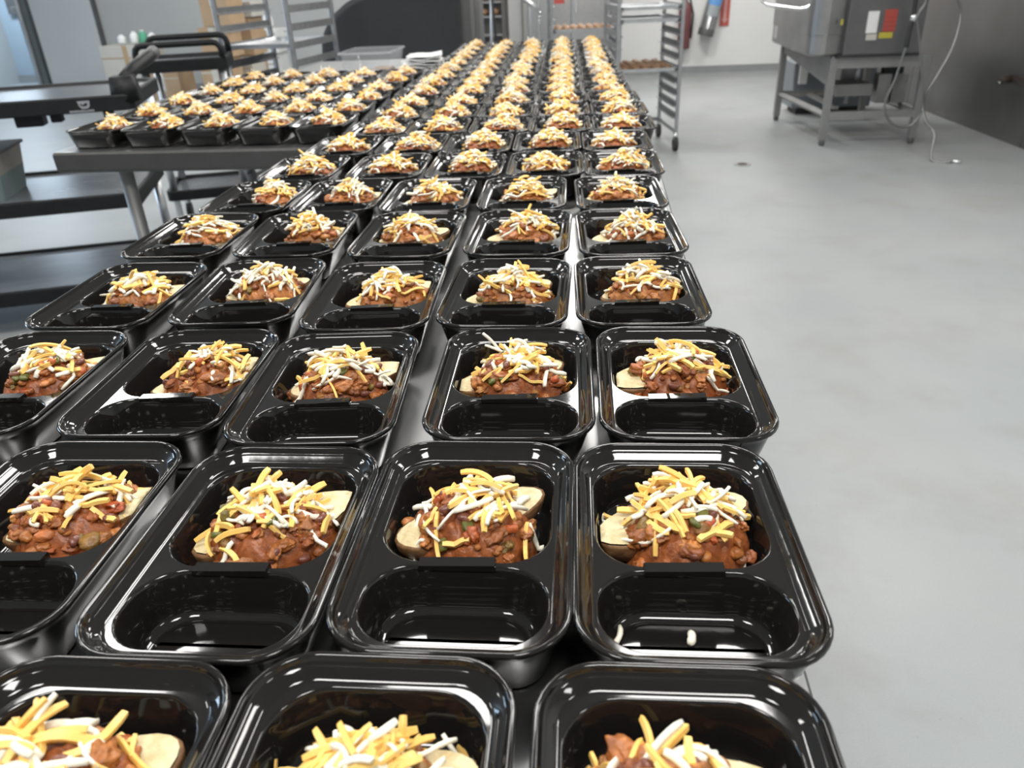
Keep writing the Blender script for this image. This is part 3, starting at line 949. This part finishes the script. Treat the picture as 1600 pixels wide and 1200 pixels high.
# raised handle end
h = MB()
h.box((-.03, .06, .955), (.10, .12, .09), top=(.8, .8))
h.tube([(-.03, .08, .98), (-.01, .16, 1.01), (.04, .32, 1.045), (.05, .40, 1.055)], [.028, .026, .022, .02], 10)
h.build('handle', M_cart, ct, True)
MB().tube([(.0, .22, 1.018), (.05, .40, 1.058)], .027, 10).build('handle_grip', M_dark, ct, True)
lg = MB()
lg.prism([(-.202, .924), (-.158, .924), (-.161, .904), (-.169, .8955), (-.191, .8955), (-.199, .904)], 'y', -0.0016, -0.0002)
o = lg.build('emblem', M_logo, top)
w = MB()
w.prism([(-.195, .916), (-.183, .909), (-.175, .916), (-.166, .915), (-.170, .906), (-.183, .904), (-.193, .908)], 'y', -0.0024, -0.0016)
w.build('emblem_wave', M_cart, o)
random.seed(11)
tx = MB()
x = -.238
for k in range(17):
    wd = random.uniform(.0035, .0075)
    tx.span((x, -0.0016, .8835), (x + wd * .75, -0.0002, .8905 + random.uniform(-.001, .001)))
    x += wd
tx.build('faint_lettering', M_logo, top)['kind'] = 'stuff'

tub = empty('storage_tub', (-2.52, 3.08, 0.5505), 'teal grey storage tub with beige upper half on the cart middle shelf', 'tub', None, math.radians(17))
s = MB()
def q(w_, d_, z): return [(x, y, z) for x, y in rr(w_, d_, .02, 4)]
s.loft([q(.36, .30, 0), q(.385, .325, .10)], True, False)
s.build('tub_lower', M_teal, tub)
s = MB()
s.loft([q(.385, .325, .10), q(.405, .345, .185)], False, False)
s.build('tub_upper', M_tubtop, tub)
MB().loft([q(.405, .345, .180), q(.425, .365, .182), q(.425, .365, .192), q(.395, .335, .194)], False, True).build('tub_lid', M_dark, tub)

c2 = empty('utility_cart', (-2.14, 4.55, 0), 'second black utility cart with two looped handles, near the cardboard cartons', 'cart', 'utility carts', math.radians(17))
shelf(c2, 'top_shelf', 0.892, 0.955, -.24, .24, -.22, .22)
shelf(c2, 'bottom_shelf', 0.20, 0.26, -.24, .24, -.22, .22)
for x in (-.20, .20):
    for y in (-.17, .17):
        MB().tube([(x, y, 0.255), (x, y, 0.90)], 0.022, 12).build('post', M_alu, c2, True)
        c = MB().tube([(x, y, 0.10), (x, y, 0.205)], 0.018, 8).build('caster', M_alu, c2)
        MB().tube([(x - .014, y, 0.05), (x + .014, y, 0.05)], 0.05, 16).build('wheel', M_rubber, c)
for y, zt in ((-.20, 1.03), (.20, 1.045)):
    pts = [(-.22, y, .945)]
    for a in range(0, 91, 30): pts.append((-.18 - .04 * math.cos(math.radians(a)), y, zt - .04 + .04 * math.sin(math.radians(a))))
    for a in range(90, -1, -30): pts.append((.18 + .04 * math.cos(math.radians(a)), y, zt - .04 + .04 * math.sin(math.radians(a))))
    pts.append((.22, y, .945))
    MB().tube(pts, .017, 10).build('handle', M_cart, c2, True)

# ---------------------------------------------------------------- pan racks
def pan(loc, rz, w, d, label, group, m=M_alu):
    s = MB()
    def q(o, z): return [(x, y, z) for x, y in rr(w - 2 * o, d - 2 * o, .02, 4)]
    s.loft([q(.012, 0), q(.004, .020), q(0, .022), q(0, .025), q(.004, .0255), q(.008, .022), q(.014, .004)], True, True)
    o = s.build('sheet_pan', m, None)
    o.location, o.rotation_euler = loc, (0, 0, rz)
    return tag(o, label, 'sheet pan', group)


def rack(loc, rz, w, d, hgt, z0, pitch, label, group):
    r = empty('pan_rack', loc, label, 'rack', group, rz)
    for x in (-w / 2, w / 2):
        for y in (-d / 2, d / 2):
            MB().box((x, y, (0.14 + hgt) / 2), (.026, .026, hgt - .14)).build('post', M_rack, r, bevel=.003)
            c = MB().tube([(x, y, .085), (x, y, .145)], [.02, .012], 8).build('caster', M_chrome, r, True)
            MB().tube([(x - .014, y, .055), (x + .014, y, .055)], .055, 16).build('wheel', M_rubber, c)
        s = 1 if x < 0 else -1
        z = z0
        while z < hgt - .05:
            MB().prism([(x, z - .004), (x + s * .036, z - .004), (x + s * .036, z), (x + s * .003, z), (x + s * .003, z + .036), (x, z + .036)], 'y', -d / 2, d / 2).build('runner', M_rack, r)
            z += pitch
    for z in (.15, hgt - .02):
        f = MB()
        for x in (-w / 2, w / 2): f.span((x - .012, -d / 2, z - .016), (x + .012, d / 2, z + .016))
        f.span((-w / 2, d / 2 - .012, z - .016), (w / 2, d / 2 + .012, z + .016))
        f.build('frame_rail', M_rack, r)
    return r


# rack 2, by the aisle
R2 = (0.60, 6.56); RZ2 = math.radians(6.5)
rack((R2[0], R2[1], 0), RZ2, 0.475, 0.60, 1.75, 0.25, 0.085, 'tall wheeled pan rack between the long table end and the open aisle', 'pan racks')
PG = 'sheet pans in the racks'
pan((R2[0], R2[1], 0.252 + 0.085 * 4 + .002), RZ2, 0.44, 0.62, 'sheet pan of browned potatoes low in the aisle rack', PG)
pan((R2[0], R2[1], 0.252 + 0.085 * 8 + .002), RZ2, 0.44, 0.62, 'empty sheet pan in the aisle rack, lower of the upper two', PG)
pan((R2[0], R2[1], 0.252 + 0.085 * 9 + .002), RZ2, 0.44, 0.62, 'empty sheet pan in the aisle rack, upper of the upper two', PG)
# rack 3 behind
R3 = (0.16, 7.75); RZ3 = math.radians(4)
rack((R3[0], R3[1], 0), RZ3, 0.585, 0.50, 1.75, 0.385, 0.105, 'shorter pan rack in front of the steel cabinet, behind the last trays', 'pan racks')
pan((R3[0], R3[1], 0.387 + 0.105 * 4 + .002), RZ3, 0.545, 0.50, 'sheet pan of browned potatoes in front of the steel cabinet', PG)
# rack 1, on the far side of the side table
R1 = (-1.775, 5.13); RZ1 = math.radians(-8.5)
rack((R1[0], R1[1], 0), RZ1, 0.455, 0.62, 1.75, 0.173, 0.0975, 'wheeled pan rack behind the side table, in front of cardboard boxes', 'pan racks')
pan((R1[0], R1[1], 0.175 + 0.0975 * 8 + .002), RZ1, 0.42, 0.62, 'bright empty sheet pan in the rack before the cardboard boxes', PG)


def roasted(rk, rz, z, nx, ny, w, d, label, group):
    v, f = ICO[2]
    rng = np.random.default_rng(3 + nx)
    mes = []
    for k in range(4):
        P = v * np.array([.047, .034, .030]) * (1 + wob(v, rng, 2.0, .10) + wob(v, rng, 6, .05))[:, None]
        P[:, 2] = np.maximum(P[:, 2], -.012)
        mes.append(np_mesh('roasted_potato', P, f, [M_roast]))
    R = Matrix.Rotation(rz, 3, 'Z')
    for i in range(nx):
        for j in range(ny):
            o = bpy.data.objects.new('roasted_potato', mes[(i * 3 + j) % 4])
            COL.objects.link(o)
            p = R @ Vector(((i + .5) / nx * w - w / 2, (j + .5) / ny * d - d / 2, 0))
            o.location = (rk[0] + p.x, rk[1] + p.y, z + .0185)
            o.rotation_euler = (0, 0, rng.uniform(-.3, .3) + rz + 1.2)
            tag(o, label, 'potato', group)


roasted(R2, RZ2, 0.252 + 0.085 * 4, 5, 5, .40, .56, 'browned roasted potato on the low sheet pan of the aisle rack', 'potatoes on the aisle rack pan')
roasted((R3[0], R3[1]), RZ3, 0.387 + 0.105 * 4, 7, 4, .51, .44, 'browned roasted potato on the pan before the steel cabinet', 'potatoes on the pan by the cabinet')

# ---------------------------------------------------------------- far background
dm = empty('covered_machine', (-1.16, 6.3, 0), 'large domed machine under a black fabric cover behind the clear bin', 'machine')
pts = [(-0.50, 0.02), (-0.60, 0.45), (-0.635, 0.70)]
for a in range(180, 89, -10): pts.append((-0.035 + 0.60 * math.cos(math.radians(a)), 0.83 + 0.42 * math.sin(math.radians(a))))
pts += [(0.12, 1.262), (0.34, 1.262), (0.42, 1.25), (0.435, 1.2), (0.435, 0.6), (0.42, 0.02)]
s = MB()
loops = []
for yy, k in ((-.32, .93), (-.29, .985), (-.22, 1.0), (.22, 1.0), (.29, .985), (.32, .93)):
    loops.append([((x + .09) * k - .09, yy, .6 + (z - .6) * k if z > .6 else z) for x, z in pts])
s.loft(loops, True, True)
s.build('fabric_cover', M_fabric, dm, bevel=.01)

# upright posts next to the cover
up = empty('steel_upright', (-0.70, 6.9, 0), 'grey steel upright unit beside the black covered machine', 'cabinet')
MB().span((-.10, 0, 0), (-.045, .3, 1.9)).build('side_panel', M_kettle_rail, up)
MB().span((-.045, .02, 0), (.01, .3, 1.9)).build('door_edge', M_kettle, up)
sq = empty('mop_pole', (-0.66, 7.35, 0), 'thin mop pole leaning beside the steel upright', 'pole')
MB().tube([(.09, .1, .02), (.0, .0, 1.7)], .012, 8).build('pole', M_rubber, sq, True)
MB().tube([(-.02, .1, .02), (.05, .02, 1.7)], .014, 8).build('second_pole', M_alu, sq, True)
MB().box((.04, .1, .02), (.26, .06, .04)).build('pole_head', M_rubber, sq, bevel=.005)

sh = empty('oven', (-0.79, 9.0, 0), 'dark open-fronted oven with shelves of food beside the white column', 'oven')
s = MB()
s.span((-.16, .1, 0), (.16, .7, 1.9)).span((-.17, 0, 0), (-.14, .1, 1.9)).span((.12, 0, 0), (.16, .1, 1.9))
s.build('body', M_oven, sh)
for z in (.52, .70, .88, 1.02):
    MB().span((-.14, .01, z), (.12, .1, z + .02)).build('oven_shelf', M_kettle_rail, sh)
v_, f_ = ICO[2]
for k, (xx, zz) in enumerate(((-.08, .936), (.04, .936), (-.08, 1.076), (.04, 1.076))):
    o = np_mesh('bread_loaf', v_ * np.array([.055, .04, .035]), f_, [M_roast])
    oo = link('bread_loaf', o)
    oo.location = (-.79 + xx, 9.055, zz)
    tag(oo, 'browned loaf in the dark oven, %s shelf, %s' % (('lower', 'upper')[k // 2], ('away from the white column', 'closer to the white column')[k % 2]), 'bread', 'loaves in the dark oven')

cb = empty('steel_cabinet', (0.05, 9.0, 0), 'wide stainless cabinet doors between the white column and the aisle rack', 'cabinet')
MB().span((-.43, .02, .08), (.56, .8, 2.1)).build('cabinet_body', M_steel, cb)
MB().span((-.42, -.012, .15), (.02, .02, 2.05)).build('door', M_steel, cb, bevel=.006)
d2 = MB().span((.03, -.012, .15), (.55, .02, 2.05)).build('door', M_steel, cb, bevel=.006)
MB().tube([(.07, -.04, .9), (.07, -.04, 1.3)], .012, 8).build('handle', M_chrome, d2, True)
MB().span((-.16, -.016, .99), (-.05, -.012, 1.12)).build('red_sticker', M_redlabel, cb)
for x in (-.38, .5):
    MB().tube([(x, .1, 0), (x, .1, .09)], .025, 10).build('foot', M_alu, cb)

fc = empty('spray_faucet', (0.0, 0.0, 0.0), 'chrome pre-rinse spray faucet hanging in front of the steel cabinet', 'faucet')
fy = 7.3
P = lambda x, y: at(x, y, fy)
a0 = P(842, 60)
s = MB().tube([P(842, -60), P(842, 0), P(841, 30), P(842, 62), P(843, 78)], .013, 8)
s.build('riser_pipe', M_alu, fc, True)
MB().tube([P(815, -4), P(832, 8), P(840, 18)], .022, 8).build('arm', M_alu, fc, True)
for y in (20, 28, 34):
    v2 = np.array(P(843, y))
    o = link('collar', np_mesh('collar', v_ * .016 + v2, f_, [M_chrome]), None, fc)
bx = P(843, 82)
sk_ = empty('sink_base', (bx.x, bx.y, 0), 'plain steel pedestal under the spray faucet behind the tray rows', 'pedestal')
MB().span((-.07, -.07, 0), (.07, .07, bx.z)).build('pedestal_body', M_kettle, sk_, bevel=.005)

# wall fixtures on the white wall
fe = empty('fire_extinguisher', (1.80, YB - .13, 0.49), 'silver fire extinguisher with blue label hanging on the white wall', 'fire extinguisher')
fe.rotation_euler = (0, math.radians(13), 0)
fe.scale = (1.05, 1.05, 1.05)
def lathe(prof, n=20):
    return MB().loft([[(r * math.cos(2 * math.pi * k / n), r * math.sin(2 * math.pi * k / n), z) for k in range(n)] for r, z in prof], True, True)
tb = lathe([(.088, 0), (.095, .012), (.095, .05), (.090, .052), (.090, .46), (.075, .52), (.03, .56), (.03, .62)]).build('cylinder', mat('extinguisher_steel', (.20, .205, .21), .3, .8, noise=(6, (.26, .265, .27), 3, .3, .7)), fe, True)
lathe([(.0955, 0), (.0965, .005), (.0965, .075), (.0945, .08)]).build('base_ring', M_dark, fe, True)
s = MB()
for k in range(8):
    pass
def wraplabel(z0, z1, a0, a1, r, n=8):
    vs = []
    for z in (z0, z1):
        for k in range(n + 1):
            a = math.radians(a0 + (a1 - a0) * k / n)
            vs.append((r * math.cos(a), r * math.sin(a), z))
    return MB().add(vs, [(k, k + 1, n + 2 + k, n + 1 + k) for k in range(n)])
wraplabel(.34, .45, 215, 325, .0915).build('blue_label', M_blue, fe)
wraplabel(.22, .34, 225, 325, .0915).build('pale_label', mat('grey_label', (.36, .39, .41), .5, noise=(14, (.30, .33, .35), 3, .3, .7)), fe)
MB().span((-.015, -.02, .60), (.015, .14, .64)).build('valve_head', M_dark, fe)
MB().span((-.02, .085, .2), (.02, .10, .66)).build('wall_bracket', M_dark, fe)
h2 = empty('red_sign', (2.05, YB - .012, 0.585), 'red narrow sign with white arrow beside the silver fire extinguisher', 'sign')
MB().span((-.058, 0, 0), (.058, .012, .62)).build('sign_plate', M_red, h2)
MB().prism([(0, .03), (-.042, .085), (-.018, .085), (-.018, .6), (.018, .6), (.018, .085), (.042, .085)], 'y', -.003, 0).build('arrow', mat('sign_pale', (.62, .36, .33), .5, noise=(10, (.58, .32, .3), 2, .3, .7)), h2)
rh = empty('red_extinguisher', (1.535, YB - .09, 0.34), 'dull red extinguisher on the wall half hidden by the aisle rack', 'fire extinguisher')
lathe([(.075, 0), (.08, .01), (.08, .46), (.06, .52), (.022, .55), (.022, .62)]).build('cylinder', mat('dull_red', (.17, .06, .06), .5, noise=(9, (.14, .055, .055), 2, .3, .7)), rh, True)
MB().tube([(.05, -.02, .58), (.1, -.02, .4), (.085, -.01, .12)], .013, 8).build('hose', M_rubber, rh, True)
MB().span((-.015, -.02, .60), (.015, .09, .64)).build('valve_head', M_dark, rh)

# cartons, jugs
def carton(px0, px1, py0, py1, Y, dd, m, label, group='cartons by the grey wall', floor=None):
    a, bq = at(px0, py1, Y), at(px1, py0, Y)
    z0 = a.z if floor is None else floor
    o = empty('cardboard_box', ((a.x + bq.x) / 2, Y + dd / 2, z0), label, 'box', group)
    w_, h_ = bq.x - a.x, bq.z - z0
    MB().box((0, 0, h_ / 2), (w_, dd, h_)).build('carton', m, o, bevel=.004)
    MB().span((-w_ / 2 + .002, -dd / 2 - .002, h_ * .8), (w_ / 2 - .002, -dd / 2, h_ * .82)).build('flap_seam', M_card if m is not M_card else M_cardw, o)
    MB().span((-.03, -dd / 2 - .001, h_ * .55), (.03, -dd / 2, h_)).build('tape', M_cardw if m is M_card else M_card, o)
    return o


carton(176, 232, 70, 156, 9.6, .35, M_cardw, 'pale carton topped with white bottles beside the white door', floor=0)
carton(232, 276, 108, 150, 8.9, .4, M_card, 'brown cardboard box on the floor seen under the second cart', floor=0)
carton(318, 352, 92, 130, 8.0, .4, M_card, 'bottom brown box of the stack behind the wheeled rack', floor=0)
zb = at(318, 92, 8.0).z
carton(318, 350, 42, 92, 8.0, .4, M_card, 'middle brown box of the stack behind the wheeled rack', floor=zb)
zc_ = at(318, 42, 8.0).z
carton(318, 349, -20, 42, 8.0, .4, M_card, 'topmost brown box of the stack behind the wheeled rack', floor=zc_)
carton(358, 392, 88, 130, 8.55, .4, M_cardw, 'lower pale carton next to the brown box stack behind the rack', floor=0)
zd_ = at(358, 88, 8.55).z
carton(356, 388, 28, 88, 8.55, .4, M_card, 'tan carton on the pale carton behind the wheeled rack', floor=zd_)
ze_ = at(356, 28, 8.55).z
carton(356, 390, 2, 28, 8.55, .4, M_cardw, 'small pale carton on top of the tan carton behind the rack', floor=ze_)
carton(400, 432, 84, 128, 9.4, .4, M_whitep, 'white carton on the floor behind the wheeled rack', floor=0)
zf_ = at(400, 84, 9.4).z
carton(400, 430, 46, 84, 9.4, .4, M_whitep, 'white carton stacked on another white carton behind the rack', floor=zf_)
zg_ = at(400, 46, 9.4).z
for k, px in enumerate((403, 421)):
    p = at(px, 46, 9.6)
    jg = empty('white_jug', (p.x, 9.6, zg_), ['white plastic jug on the white cartons, the one closer to the brown boxes', 'white plastic jug on the white cartons, the one farther from the brown boxes'][k], 'jug', 'white jugs')
    lathe([(.05, 0), (.058, .01), (.056, .10), (.03, .15), (.018, .17)], 14).build('jug_body', M_whitep, jg, True)
    lathe([(.02, .17), (.02, .19)], 12).build('cap', M_whitep, jg)
zp = at(176, 70, 9.6).z
for k, (dx_, m_, hh) in enumerate(((-.14, M_whitep, .10), (.02, M_whitep, .13), (.13, M_green, .14), (.24, M_whitep, .11))):
    p = at(200, 70, 9.6)
    jg = empty('white_bottle' if m_ is M_whitep else 'green_bottle', (p.x + dx_, 9.75, zp), ['squat white bottle', 'tall white bottle', 'green bottle', 'small white end bottle'][k] + ' on the pale carton beside the white door', 'bottle', 'bottles on the pale carton')
    lathe([(.045, 0), (.05, .01), (.048, hh * .7), (.022, hh * .9)], 14).build('bottle_body', m_, jg, True)
    lathe([(.022, hh * .9), (.022, hh)], 12).build('cap', M_whitep, jg)

# ---------------------------------------------------------------- tilting skillet at the wall
kt = empty('tilting_skillet', (0, 0, 0), 'stainless tilting skillet on four legs with warning labels by the steel wall', 'cooker')
LEG = {'a': (2.02, 6.34), 'b': (2.70, 6.34), 'c': (1.945, 7.5), 'd': (2.70, 7.5)}
for k, (x, y) in LEG.items():
    l = MB().box((x, y, .34), (.052, .052, .60)).build('leg', M_kettle_rail, kt, bevel=.004)
    MB().tube([(x, y, 0), (x, y, .02), (x, y, .045)], [.018, .026, .02], 10).build('foot', M_dark, l, True)
MB().span((1.995, 6.315, .565), (2.73, 6.365, .64)).build('front_rail', M_kettle_rail, kt)
MB().span((2.01, 6.32, .20), (2.72, 6.36, .255)).build('lower_rail', M_kettle, kt)
def bar(p, q_, r): return MB().tube([p, q_], r, 4)
bar((2.02, 6.34, .23), (1.95, 7.5, .23), .026).build('lower_rail', M_kettle, kt)
bar((2.70, 6.34, .23), (2.70, 7.5, .23), .026).build('lower_rail', M_kettle, kt)
bar((1.95, 7.5, .23), (2.70, 7.5, .23), .026).build('lower_rail', M_kettle, kt)
bar((2.70, 6.34, .60), (2.70, 7.5, .60), .030).build('upper_rail', M_kettle, kt)
# slanted side apron between front and rear legs
s = MB()
pa = [(2.01, 6.37, .44), (2.01, 6.37, .66), (1.94, 7.47, .66), (1.94, 7.47, .58)]
s.add([(x - .006, y, z) for x, y, z in pa] + [(x + .006, y, z) for x, y, z in pa], [(0, 1, 2, 3), (7, 6, 5, 4), (0, 4, 5, 1), (1, 5, 6, 2), (2, 6, 7, 3), (3, 7, 4, 0)])
s.build('side_apron', M_kettle_rail, kt)
# pan body, rounded near corner
loops = []
def panl(z, g=0.0):
    pts = []
    for cx_, cy_, r, a0 in ((2.58, 7.50, .06, 0), (1.90, 7.58, .05, 90), (1.93, 6.40, .11, 180), (2.58, 6.50, .06, 270)):
        for k in range(7):
            a = math.radians(a0 + 15 * k)
            pts.append((cx_ + (r + g) * math.cos(a), cy_ + (r + g) * math.sin(a), z))
    return pts
MB().loft([panl(.655, -.02), panl(.67), panl(.80), panl(.802, .006), panl(1.10, .006), panl(1.13, .02)], True, True).build('pan_body', M_kettle, kt)
MB().span((1.87, 7.05, .70), (1.846, 7.52, .97)).build('front_plate', M_alu, kt, bevel=.004)
MB().span((1.835, 6.80, .66), (1.845, 6.86, .82)).build('drain_strip', M_alu, kt)
MB().loft([panl(1.135, .02), panl(1.20, .02), panl(1.24, -.04)], True, True).build('lid', M_kettle, kt)
# control housing facing the aisle
CHY = 6.26
MB().span((2.055, CHY, .662), (2.60, CHY + .22, 1.13)).build('control_housing', M_dark, kt, bevel=.008)
MB().span((2.02, CHY + .01, .645), (2.62, CHY + .2, .665)).build('housing_base', M_rubber, kt)
ply = [((1352, 17), (1375, 52), M_paper, 'white_label'), ((1378, 14), (1404, 50), M_redlabel, 'red_label'), ((1372, 50), (1395, 60), M_yellow, 'yellow_label'), ((1352, 53), (1370, 63), M_cardw, 'pale_label'), ((1313, 30), (1318, 39), M_yellow, 'yellow_tag')]
for (x0, y0), (x1, y1), m_, nm in ply:
    a, b_ = at(x0, y1, CHY), at(x1, y0, CHY)
    MB().span((a.x, CHY - .003, a.z), (b_.x, CHY, b_.z)).build(nm, m_, kt)
a = at(1382, 28, CHY); b_ = at(1400, 32, CHY)
for dz in (0, .03, .06, .09):
    MB().span((a.x, CHY - .0045, a.z - dz), (b_.x, CHY - .003, a.z - dz + .007)).build('label_line', mat('label_print', (.30, .05, .04), .6, noise=(80, (.34, .06, .05), 1, .3, .7)), kt)
# handle
hp = [(1.80, 6.95, 1.10), (1.775, 6.93, 1.03), (1.79, 6.75, 1.015), (1.82, 6.45, 1.0), (1.84, 6.38, 1.03), (1.86, 6.38, 1.08)]
MB().tube([at(1188, -14, 6.9), at(1192, 2, 6.9), at(1200, 8, 6.85), at(1252, 14, 6.5), at(1262, 12, 6.45), at(1278, 0, 6.42), at(1286, -10, 6.42)], .013, 10).build('handle', M_chrome, kt, True)
# workings below
MB().tube([(2.36, 6.75, .30), (2.36, 6.75, .66)], .018, 10).build('drain_pipe', M_alu, kt, True)
MB().span((2.14, 6.55, .33), (2.42, 6.85, .42)).build('drip_box', M_kettle_rail, kt, bevel=.004)
MB().span((2.29, 6.95, .36), (2.47, 7.15, .66)).build('gear_housing', M_kettle, kt, bevel=.01)
MB().tube([(2.14, 6.9, .5), (2.14, 6.9, .66)], .02, 10).build('lift_screw', M_alu, kt, True)
MB().tube([(2.28, 6.7, .255), (2.28, 6.7, .34)], .02, 8).build('support_stub', M_kettle, kt)
MB().span((2.14, 6.55, .235), (2.18, 7.3, .26)).build('cross_bar', M_kettle, kt)
gb = empty('grey_bin', (2.50, 7.95, 0), 'blue-grey bin on the floor behind the tilting skillet legs', 'bin')
MB().box((0, 0, .26), (.72, .40, .40), top=(1.05, 1.05)).build('bin_body', mat('slate_bin', (.16, .18, .20), .5, noise=(6, (.19, .21, .23), 2, .3, .7)), gb, bevel=.01)
MB().box((0, 0, .03), (.6, .3, .06)).build('bin_base', M_rubber, gb)
MB().span((-.33, -.24, .28), (-.26, -.2, .44)).build('clip', M_whitep, gb)
gc = empty('valve_box', (2.62, 6.62, 0.262), 'olive grey twin valve boxes under the skillet frame', 'valve')
MB().span((-.14, 0, 0), (-.035, .12, .22)).build('valve_body', M_kettle, gc, bevel=.006)
MB().span((-.02, 0, .0), (.09, .12, .22)).build('valve_body', M_kettle, gc, bevel=.006)
MB().span((-.10, .02, .22), (.05, .1, .27)).build('valve_cap', M_rubber, gc, bevel=.004)

# spray hose hanging next to the skillet
hs = empty('spray_hose', (0, 0, 0), 'flexible steel spray hose looping down beside the skillet to the floor', 'hose')


def curve(name, pts, r, m, parent):
    pts = [Vector(p) for p in pts]
    out = []
    for i in range(len(pts) - 1):
        p0, p1, p2, p3 = pts[max(i - 1, 0)], pts[i], pts[i + 1], pts[min(i + 2, len(pts) - 1)]
        for k in range(5):
            t = k / 5
            out.append(0.5 * ((2 * p1) + (p2 - p0) * t + (2 * p0 - 5 * p1 + 4 * p2 - p3) * t * t + (3 * p1 - p0 - 3 * p2 + p3) * t ** 3))
    out.append(pts[-1])
    return MB().tube(out, r, 8).build(name, m, parent, True)


HY = 6.08
curve('hose_loop', [at(x, y, HY) for x, y in ((1448, -20), (1446, 4), (1436, 20), (1433, 34), (1436, 62), (1440, 110), (1442, 150), (1438, 178), (1422, 196), (1402, 197), (1386, 184), (1383, 160), (1398, 125), (1410, 90), (1416, 72))], .0085, M_hose, hs)
curve('hose_grip', [at(x, y, HY) for x, y in ((1416, 74), (1420, 52), (1426, 30), (1430, 4), (1432, -12))], .016, M_rubber, hs)
pe = at(1493, 234, 5.62); pe.z = .012
curve('hose_tail', [at(1488, -20, 6.2), at(1497, 0, 6.2), at(1501, 25, 6.2), at(1490, 70, 6.15), at(1468, 112, 6.1), at(1448, 145, 6.05), at(1443, 165, 5.95), at(1446, 188, 5.85), at(1460, 210, 5.75), Vector((pe.x - .12, pe.y + .06, .013)), pe], .0085, M_hose, hs)
MB().tube([pe, pe + Vector((.05, -.02, .002))], .014, 10).build('nozzle_tip', M_chrome, hs, True)
ck = at(1428, 28, HY)
link('clamp', np_mesh('clamp', v_ * np.array([.028, .02, .034]) + np.array(ck), f_, [M_chrome]), None, hs)

# pipe stub with stain on the steel wall
st = empty('pipe_stub', (XR - .036, 6.42, 0.44), 'dark pipe stub poking from a stained slot in the steel wall', 'pipe')
MB().tube([(.0, 0, 0), (-.05, -.0, -.0), (-.075, .0, -.02)], [.028, .028, .024], 12).build('stub', M_rust, st, True)
MB().tube([(-.07, 0, -.018), (-.08, 0, -.026)], .012, 8).build('stub_tip', M_chrome, st, True)
MB().prism([(0.05, .02), (-.06, .035), (-.2, .02), (-.26, -.01), (-.2, -.025), (-.08, -.005), (.05, -.035)], 'x', -.0025, .0).build('stain', M_rust, st)
